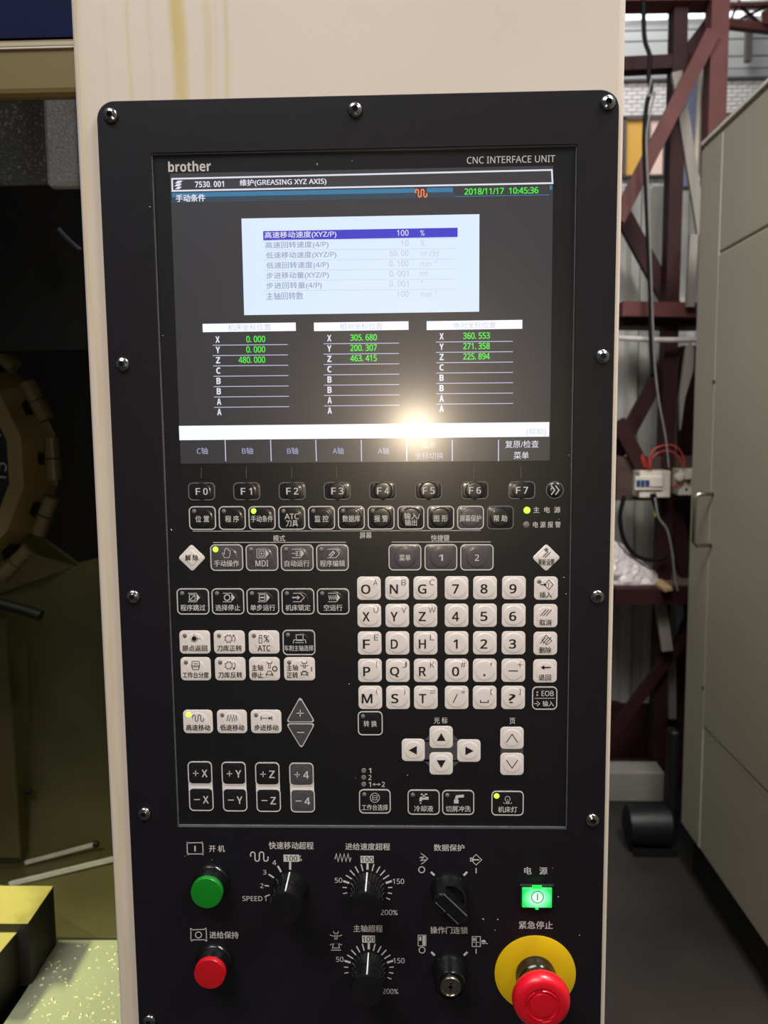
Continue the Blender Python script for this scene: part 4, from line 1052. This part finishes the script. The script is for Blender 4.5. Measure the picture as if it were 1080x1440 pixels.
# cursor cluster with its grey cross
Ink(0, .0001).poly([(585,1041),(618,1041),(654,1043),(654,1070),(620,1072),(586,1070)]).poly([(595,1043),(607,1030),(634,1030),(648,1043)]).poly([(595,1068),(648,1069),(634,1082),(607,1082)]).make('cursor_field', M['key_grey'], unit)
Ink(0, .0001).rect(703.8, 1040, 736, 1072).make('page_field', M['key_grey'], unit)
def arrow(d):
    def f(I_, x, y):
        P = {'u': ((0,-6),(6.3,5),(-6.3,5)), 'd': ((0,6),(-6.3,-5),(6.3,-5)), 'l': ((-6.5,0),(5,-6),(5,6)), 'r': ((6.5,0),(-5,6),(-5,-6))}[d]
        I_.poly([(x+a, y+b) for a, b in P])
    return f
key(604, 1020.8, 636.7, 1051.8, 'key_white', [], 'white cursor up key', icon=arrow('u'))
key(604, 1057.8, 636.7, 1089, 'key_white', [], 'white cursor down key', icon=arrow('d'))
key(565, 1038.8, 597.3, 1070, 'key_white', [], 'white cursor key pointing west', icon=arrow('l'))
key(643, 1039.7, 675.7, 1071, 'key_white', [], 'white cursor key pointing east', icon=arrow('r'))
key(703.5, 1022, 736.3, 1053, 'key_white', [], 'white page up key', icon=lambda I_, x, y: I_.line([(x-8,y+6),(x,y-5.5),(x+8,y+6)], 1.2))
key(703.5, 1058.6, 736.3, 1089.6, 'key_white', [], 'white page down key', icon=lambda I_, x, y: I_.line([(x-8,y-6),(x,y+5.5),(x+8,y-6)], 1.2))
Ink(0).text('1', 520.2, 1103, 3, 7, .01).text('2', 539, 1103, 4.5, 7, .01)\
    .line([(525,1103),(534,1103)], .9).poly([(523.5,1103),(527,1101),(527,1105)]).poly([(535.5,1103),(532,1105),(532,1101)]).make('printed_legend', M['ink'], unit)
for py in (1083.6, 1093.2, 1102.9):
    p = at(511.5, py); obj('indicator_lamp', MB().lathe((p.x, 0, p.z), [(.0017,0),(.0015,.0004)], n=16), M['led_off'], unit, auto=True)
def ic_lamp(I_, x, y): I_.arc(x, y-1, 3.6, -50, 230, .9, 12).line([(x-2,y+2.5),(x-2,y+5.5),(x+2,y+5.5),(x+2,y+2.5)], .9).line([(x-6,y+4),(x-4,y+6)], .9).line([(x+6,y+4),(x+4,y+6)], .9).line([(x-1,y+5),(x,y-1),(x+1,y+5)], .6)
def ic_tap(I_, x, y): I_.rect(x-1.2, y-7, x+1.6, y-1).rect(x-4, y-7, x+5, y-5).poly([(x-6,y+1),(x-5,y-2.5),(x+7,y-2.5),(x+7,y+1.5),(x-2.5,y+1.5),(x-2.5,y+4),(x-6,y+4)]).disc(x-4.3, y+6.5, 1.1, 8)
def ic_wash(I_, x, y): I_.poly([(x-5,y),(x-3,y-5),(x+8,y-6),(x+8,y-2),(x,y-1.5),(x-1,y+1)]).rect(x-6, y+1, x+.5, y+6.5)
def ic_tab2(I_, x, y): I_.arc(x, y, 6.5, w=.9, n=18).line([(x-4,y-3),(x+4,y-3)], .8).line([(x-4,y),(x+4,y)], .8).line([(x-3,y-3),(x-3,y+3)], .8).line([(x+3,y-3),(x+3,y+3)], .8).line([(x-4,y+3),(x+4,y+3)], .8)
for t, x0, y0, x1, y1, ld, ic in (('工作台选择',505,1109.7,549.4,1143.6,0,ic_tab2),('冷却液',573.2,1110.3,618.3,1145.3,0,ic_tap),('切屑冲洗',621.7,1110.8,666.8,1145.5,0,ic_wash),('机床灯',691,1112,736.3,1146.5,1,ic_lamp)):
    key(x0, y0, x1, y1, 'key_black', [(t, (x0+x1)/2, y1-8.8, 37 if len(t) == 5 else (27 if len(t) == 3 else 35), 8.6, .012)], 'black key marked %s' % t, border='ink', led=ld, icon=off(ic, 0, -5.5), rise=.0008)
# maker's name and title on the bezel
I0 = Ink(0)
I0.text('brother', 266.5, 234, 60, 15, .035).make('brand_lettering', M['ink'], unit)
Ink(0).text('CNC INTERFACE UNIT', 718.5, 224.3, 124, 9.8, .004).make('title_lettering', M['ink'], unit)

# ------------------------------------------------------------------ printing on the lower plate
class PlateInk(Ink):
    def out(s):
        if s.mb.v: obj('printed_legend', s.mb, M['ink'], plate)
        s.mb = MB(); return s
P_ = PlateInk(FY, .00006)
for t, cx, cy, w, h in (('开 机',305,1193.3,22,9.5),('快速移动超程',409.5,1189,63,10.5),('进给速度超程',517,1190.5,63,10),('数据保护',631.5,1192,43,9.5),('电   源',753.5,1224.5,33,10.5),('紧急停止',753.5,1300.8,48,11),
                        ('进给保持',315,1314.8,41,10),('主轴超程',517.5,1305.7,41,10),('操作门连锁',631.5,1308,53,10)):
    P_.text(t, cx, cy, w, h, .012).out()
for t, cx, cy, w, h in (('SPEED',355,1263.5,28,7),('1',373,1263.5,3,7.5),('2',368.3,1245.5,4.5,6.5),('3',372.3,1226.5,4.5,6.5),('4',385.8,1213,5.5,7),('%',420.5,1206.8,8,8),
                        ('50',476,1237.8,10.5,7),('150',560.3,1239.3,16,7.5),('200%',547,1283,24,7.5),('50',477.8,1349,10.5,7),('150',561,1350.8,16,7.5),('200%',549,1394,22,7.5)):
    P_.text(t, cx, cy, w, h, .004).out()
# start / hold symbols
for y, sym in ((1193.3,'I'),(1314.6,'O')):
    P_.line([(263,y-8),(285,y-8.5),(285.8,y+7.5),(263.5,y+7.5)] if sym == 'I' else [(268.5,y-7),(290,y-8),(290.5,y+6.8),(268.5,y+7)], 1.2, True)
    cx = 274.3 if sym == 'I' else 279.2
    for dx, dy in ((-10.5,-8),(10,-8.3),(10.8,7.5),(-9.5,7.5)): P_.disc(cx+dx, y+dy, 1.6, 8)
    if sym == 'I': P_.line([(cx,y-4),(cx,y+4)], 2)
    else: P_.arc(cx, y, 4.3, w=1.3, n=16)
    P_.out()
wave(P_, 352.5, 1198, 377, 1211, 1.7).out()
P_.line([(471,1208),(473,1200.5),(475.5,1211.5),(478.5,1200.5),(481,1211.5),(484,1200.5),(486.5,1211.5),(489.5,1200.5),(492,1211.5),(493.5,1206)], 1.4).out()
for cx, cy, w in ((409.8,1206.8,22),(516.3,1208.5,18.5),(518.2,1320.5,18)):
    P_.rect(cx-w/2, cy-5, cx+w/2, cy+5).out()
# spindle symbol
x, y = 472.5, 1314.5
P_.line([(x-3.5,y-5),(x-2.5,y-2),(x+2.5,y-2),(x+3.5,y-5)], 1.1).arc(x, y-1, 9, 200, 340, 1.1, 10, ry=3).line([(x-1.5,y),(x-1.5,y+6),(x+1.5,y+6),(x+1.5,y)], 1)
y = 1331
P_.arc(x, y-1, 9, 20, 160, 1.1, 10, ry=3).line([(x-3.5,y-4),(x+3.5,y-4),(x+5,y+2),(x-5,y+2)], 1.2, True).line([(x-7,y+5),(x+7,y+5)], 1.3)
P_.out()
# data protection symbols
P_.line([(592,1200),(597,1203.5),(601.5,1207.5),(597,1212),(592.5,1215)], 1).line([(590,1206),(596,1205),(592,1210),(599,1209)], 1.3).arc(593, 1223, 4.2, w=1.4, n=16)
P_.line([(669.5,1201.5),(677.5,1209),(669.5,1216.3),(662,1209)], 1, True).rect(661, 1206, 666, 1211.5).line([(666,1209),(674,1209)], 1.8).line([(669.5,1220.5),(669.5,1228)], 1.5)
P_.out()
# door interlock symbols
P_.line([(588,1315),(599,1315),(599,1330),(588,1330)], 1.1, True).rect(594, 1315, 599, 1330).rect(589.5, 1317, 592.5, 1323).arc(593.5, 1336, 4.2, w=1.4, n=16)
P_.line([(664,1317),(675.5,1317),(675.5,1331),(664,1331)], 1.2, True).line([(669.7,1317),(669.7,1331)], 1.2).line([(664,1325),(675.5,1325)], 1).rect(665, 1319, 668.5, 1323).disc(680, 1324.5, 3.2, 10).line([(675,1324.5),(686,1327)], 1.2).line([(669.5,1334),(669.5,1341)], 1.5)
P_.out()
# dial ticks
def ticks(cx, cy, r0, r1, angs, w):
    for a in angs:
        s, c_ = math.sin(math.radians(a)), math.cos(math.radians(a))
        P_.line([(cx+r0*s, cy-r0*c_), (cx+r1*s, cy-r1*c_)], w)
        obj('dial_tick', P_.mb, M['ink'], plate); P_.mb = MB()
ticks(408, 1249, 26, 37, (0,), 3.2); ticks(408, 1249, 26, 36, (-29,), 2.8); ticks(408, 1249, 27, 36, (-57,), 2.4); ticks(408, 1249, 30, 36, (-84,-108), 2)
for cx, cy in ((516.8,1250),(518.6,1362)):
    ticks(cx, cy, 27, 36, (-72, 0, 72), 3.2)
    ticks(cx, cy, 26, 36, [14.4*k for k in (-4,-3,-2,-1,1,2,3,4)], 1.8)
    ticks(cx, cy, 29, 35, [14.4*k for k in (-6,-7,6,7,8)], 1.6)
for cx, cy in ((631.5,1251.5),(631.8,1364)):
    ticks(cx, cy, 29, 36, (-45, 45), 3.2)

for cx, cy in ((409.8,1206.8),(516.3,1208.5),(518.2,1320.5)): Ink(FY, .00012).text('100', cx, cy, 16.5, 7.2, .004).make('printed_legend', M['ink_black'], plate, label='black 100 on a white box')

M['dust'] = mat('pale_dust', (200, 196, 188), .8)
mb = MB()
for px, py, sz in ((446,231,1.3),(495,226,.7),(211,291,1),(241,745,1.4),(229,472,.7),(808,588,1.2),(800,640,.8),(803,655,.8),(793,812,1),(796,835,.9),(491,962,.9),(500,1094,.5),(573,1090,.6),(700,1293,1),(679,1292,.9),(785,1261,.9),(815,1315,.8),(696,1308,.8),(777,1221,.6),(298,1209,.6),(260,1204,.4),(735,1440,.6),(680,1293,1.1),(786,730,.6),(365,1203,.5)):
    for Yd in ((FY,) if (px < 250 and (px < 214 or px == 229) or py > 1165 or px > 809) else (0,)):
        p = at(px, py, Yd); q = sz*.00042; a = random.uniform(0, 3)
        mb.add([(p.x+q*math.cos(a+k*PI/2)*(1.5 if k % 2 else .7), Yd-.00004, p.z+q*math.sin(a+k*PI/2)*(1.5 if k % 2 else .7)) for k in range(4)]+[(p.x, Yd-.0004, p.z)], [(0,1,4),(1,2,4),(2,3,4),(3,0,4)])
obj('dust_specks', mb, M['dust'], plate, kind='stuff')

# ------------------------------------------------------------------ pushbuttons
def base_of(px, py): p = at(px, py, FY); return Vector((p.x, FY, p.z))
def pushbutton(px, py, mcap, lab, col_):
    c = base_of(px, py)
    t = thing('push_button', c, lab, 'button')
    obj('bezel', MB().lathe(c, [(.0126,0),(.0129,.0010),(.0127,.0026),(.0120,.0034),(.0119,.0065),(.0116,.0076),(.0114,.0106),(.0111,.0114),(.0109,.0108),(.0109,.003)], n=48), M['black_gloss'], t, auto=True)
    obj('cap', MB().lathe(c, [(.0108,.003),(.0108,.0142),(.0104,.0149),(.005,.0152)], n=48), M[mcap], t, auto=True, label=col_)
pushbutton(297.8, 1239, 'green_cap', 'green round pushbutton in black bezel below the start marking', 'green cap')
pushbutton(302, 1350, 'red_cap', 'red round pushbutton in black bezel below the feed hold marking', 'red cap')

def knob(px, py, lab, pa):
    c = base_of(px, py); t = thing('rotary_knob', c, lab, 'knob')
    obj('skirt', MB().lathe(c, [(.0125,0),(.0125,.002),(.0115,.005),(.0112,.010)], n=48), M['black_gloss'], t, auto=True)
    prof = []
    n = 48; vs = []; hs = [(.0108,.009),(.0110,.011),(.0112,.020),(.0108,.0222),(.0085,.0226)]
    mb = MB(); 
    for r, h in hs:
        for k in range(n):
            a = 2*PI*k/n; rr = r*(1-.035*(k % 2)) if h > .0105 and h < .0215 else r
            vs.append(c+Vector((rr*math.cos(a), -h, rr*math.sin(a))))
    mb.add(vs, [(i*n+k, i*n+(k+1) % n, (i+1)*n+(k+1) % n, (i+1)*n+k) for i in range(len(hs)-1) for k in range(n)]+[tuple((len(hs)-1)*n+k for k in range(n))])
    cp_ = obj('grip', mb, M['black_gloss'], t, auto=True)
    s, co = math.sin(math.radians(pa)), math.cos(math.radians(pa)); u = Vector((s, 0, co))
    if pa is not None:
        obj('pointer_line', MB().bar(c+u*.0128+Vector((0,-.0018,0)), c+u*.0114+Vector((0,-.0215,0)), .0009, .0006, up=tuple(u)), M['ink'], cp_, label='pale pointer line')
knob(408.5, 1249.5, 'black rotary knob on the rapid traverse dial marked SPEED', 0)
knob(516.8, 1250, 'black rotary knob on the feed rate dial, upper of two', 0)
knob(518.6, 1362, 'black rotary knob on the spindle override dial, lowest of the three', 0)

# selector with bar handle
c = base_of(631.5, 1251.5); t = thing('selector_switch', c, 'black selector switch with slanting bar handle under the data protection marking', 'switch')
obj('bezel', MB().lathe(c, [(.0125,0),(.0128,.0015),(.0123,.004),(.0118,.005),(.0117,.0075),(.0112,.009),(.011,.011),(.0098,.0115),(.0096,.009),(.004,.009)], n=48), M['black_gloss'], t, auto=True)
u = Vector((-1, 0, 1)).normalized(); v = Vector((1, 0, 1)).normalized()
hb_ = MB()
o_ = [(.0128,-.0015),(.0128,.0015),(.0095,.0045),(-.0095,.0045),(-.0128,.0036),(-.0128,-.0036),(-.0095,-.0045),(.0095,-.0045)]
lv = []
for h, g in ((.008,1.0),(.0205,1.0),(.0215,.9)):
    lv += [c+u*a*g+v*b*g+Vector((0,-h,0)) for a, b in o_]
hb_.add(lv, [(i*8+k, i*8+(k+1) % 8, (i+1)*8+(k+1) % 8, (i+1)*8+k) for i in range(2) for k in range(8)]+[tuple(16+k for k in range(8))])
hd = obj('handle', hb_, M['black_gloss'], t, bevel=.0006)
for s_, a0, a1 in ((1,-.011,.010),(-1,-.011,-.001),(-1,.001,.010)):
    obj('ridge', MB().bar(c+u*a0+v*s_*.0040+Vector((0,-.0213,0)), c+u*a1+v*s_*.0040+Vector((0,-.0213,0)), .0005, .0009), M['rim'], hd)
# key switch
c = base_of(631.8, 1363); t = thing('key_switch', c, 'black key switch with steel barrel under the door interlock marking', 'switch')
obj('bezel', MB().lathe(c, [(.0122,0),(.0124,.0015),(.0117,.004),(.0112,.005),(.0111,.009),(.0104,.0105),(.0103,.0155),(.0098,.0165),(.0095,.015),(.0070,.015)], n=48), M['black_gloss'], t, auto=True)
ba = obj('barrel', MB().lathe(c, [(.0072,.012),(.0072,.0178),(.0068,.0184),(.0060,.0184),(.0058,.0176),(.002,.0176)], n=40), M['chrome'], t, auto=True, label='worn steel lock barrel')
obj('keyhole', MB().box((c.x-.0008, c.y-.0179, c.z-.0034), (c.x+.0008, c.y-.0174, c.z+.0034)).box((c.x-.0022, c.y-.0179, c.z-.0009), (c.x+.0016, c.y-.0174, c.z+.0009)), M['recess'], ba)

# illuminated power button
c = base_of(754, 1258); t = thing('power_button', c, 'square power button glowing green above the emergency stop', 'button')
w, h = .0100, .0068
obj('frame', MB().prism([(c.x-w-.0016, c.z-h-.0016),(c.x+w+.0016, c.z-h-.0016),(c.x+w+.0016, c.z+h+.0016),(c.x-w-.0016, c.z+h+.0016)], FY-.0025, FY), M['black_matt'], t, bevel=.0006)
mg = bpy.data.materials.new('backlit_green_lens'); mg.use_nodes = True
nt = mg.node_tree; b_ = nt.nodes['Principled BSDF']; tcn = nt.nodes.new('ShaderNodeTexCoord'); mpn = nt.nodes.new('ShaderNodeMapping')
mpn.inputs['Scale'].default_value = (98, 0, 112); nt.links.new(tcn.outputs['Object'], mpn.inputs[0])
vl_ = nt.nodes.new('ShaderNodeVectorMath'); vl_.operation = 'LENGTH'; nt.links.new(mpn.outputs[0], vl_.inputs[0])
rp = nt.nodes.new('ShaderNodeValToRGB'); rp.color_ramp.elements[0].position = .3; rp.color_ramp.elements[0].color = (.82, 1, .85, 1); rp.color_ramp.elements[1].position = 1.25
rp.color_ramp.elements[1].position = 1.0; rp.color_ramp.elements[1].color = (.0, .72, .10, 1); e_ = rp.color_ramp.elements.new(.6); e_.color = (.25, .95, .50, 1)
nt.links.new(vl_.outputs['Value'], rp.inputs[0]); nt.links.new(rp.outputs[0], b_.inputs['Emission Color']); b_.inputs['Emission Strength'].default_value = 1.0
b_.inputs['Base Color'].default_value = (.02, .2, .05, 1); b_.inputs['Roughness'].default_value = .3
ln_ = obj('lens', MB().box((c.x-w, FY-.0045, c.z-h), (c.x+w, FY-.001, c.z+h)), mg, t, bevel=.0005, label='backlit green lens')
M['green_line'] = mat('dark_green_print', (20, 110, 70), .4, emit=(20, 120, 70), estr=.8)
LI = Ink(FY-.0045, .00008); lc = (755.8, 1261.5)
LI.arc(lc[0], lc[1], 8.3, w=1.3, n=28).line([(lc[0], lc[1]-4.5), (lc[0], lc[1]+4.5)], 1.6).make('symbol', M['green_line'], ln_)
for dz in (h+.0008, -h-.0006):
    obj('clip', MB().box((c.x-.0032 if dz > 0 else c.x-.001, FY-.0042, c.z+dz-.0009), (c.x+.0032 if dz > 0 else c.x+.001, FY-.0015, c.z+dz+.0006)), M['lit_green'], t)

# emergency stop
c = base_of(752.4, 1368.5); t = thing('emergency_stop', c, 'red mushroom emergency stop button on a yellow disc', 'emergency stop')
obj('backing_disc', MB().lathe(c, [(.0279,0),(.0279,.0008),(.0276,.001),(.013,.001)], n=64), M['yellow'], t, auto=True, label='yellow disc')
obj('collar', MB().lathe(c, [(.0135,.001),(.0138,.004),(.0130,.0055),(.0130,.0095),(.0122,.0105),(.0120,.0165),(.011,.018)], n=48), M['black_gloss'], t, auto=True)
hd = obj('mushroom_head', MB().lathe(c, [(.0105,.014),(.0112,.017),(.0150,.0185),(.0178,.0205),(.0190,.0235),(.0190,.0262),(.0182,.0290),(.0168,.0305),(.0150,.0312),(.0120,.0314),(.0117,.0308),(.0082,.0308),(.0079,.0316),(.003,.0318)], n=64), M['estop'], t, auto=True, label='red mushroom head')
for a0 in (60, 150, 240, 330):
    mb = MB(); a = [math.radians(a0+k*5) for k in range(-6, 7)]
    vs = [c+Vector((r*math.cos(q), -y_, r*math.sin(q))) for r, y_ in ((.0100,.0309),(.0104,.0320),(.0109,.0309)) for q in a]; m = len(a)
    mb.add(vs, [(i*m+k, i*m+k+1, (i+1)*m+k+1, (i+1)*m+k) for i in range(2) for k in range(m-1)])
    obj('twist_arrow', mb, M['estop'], hd)

bpy.data.objects.remove(_to)
print('bricks', count, 'objects', len(bpy.data.objects), 'tris', sum(len(m.polygons) for m in bpy.data.meshes))
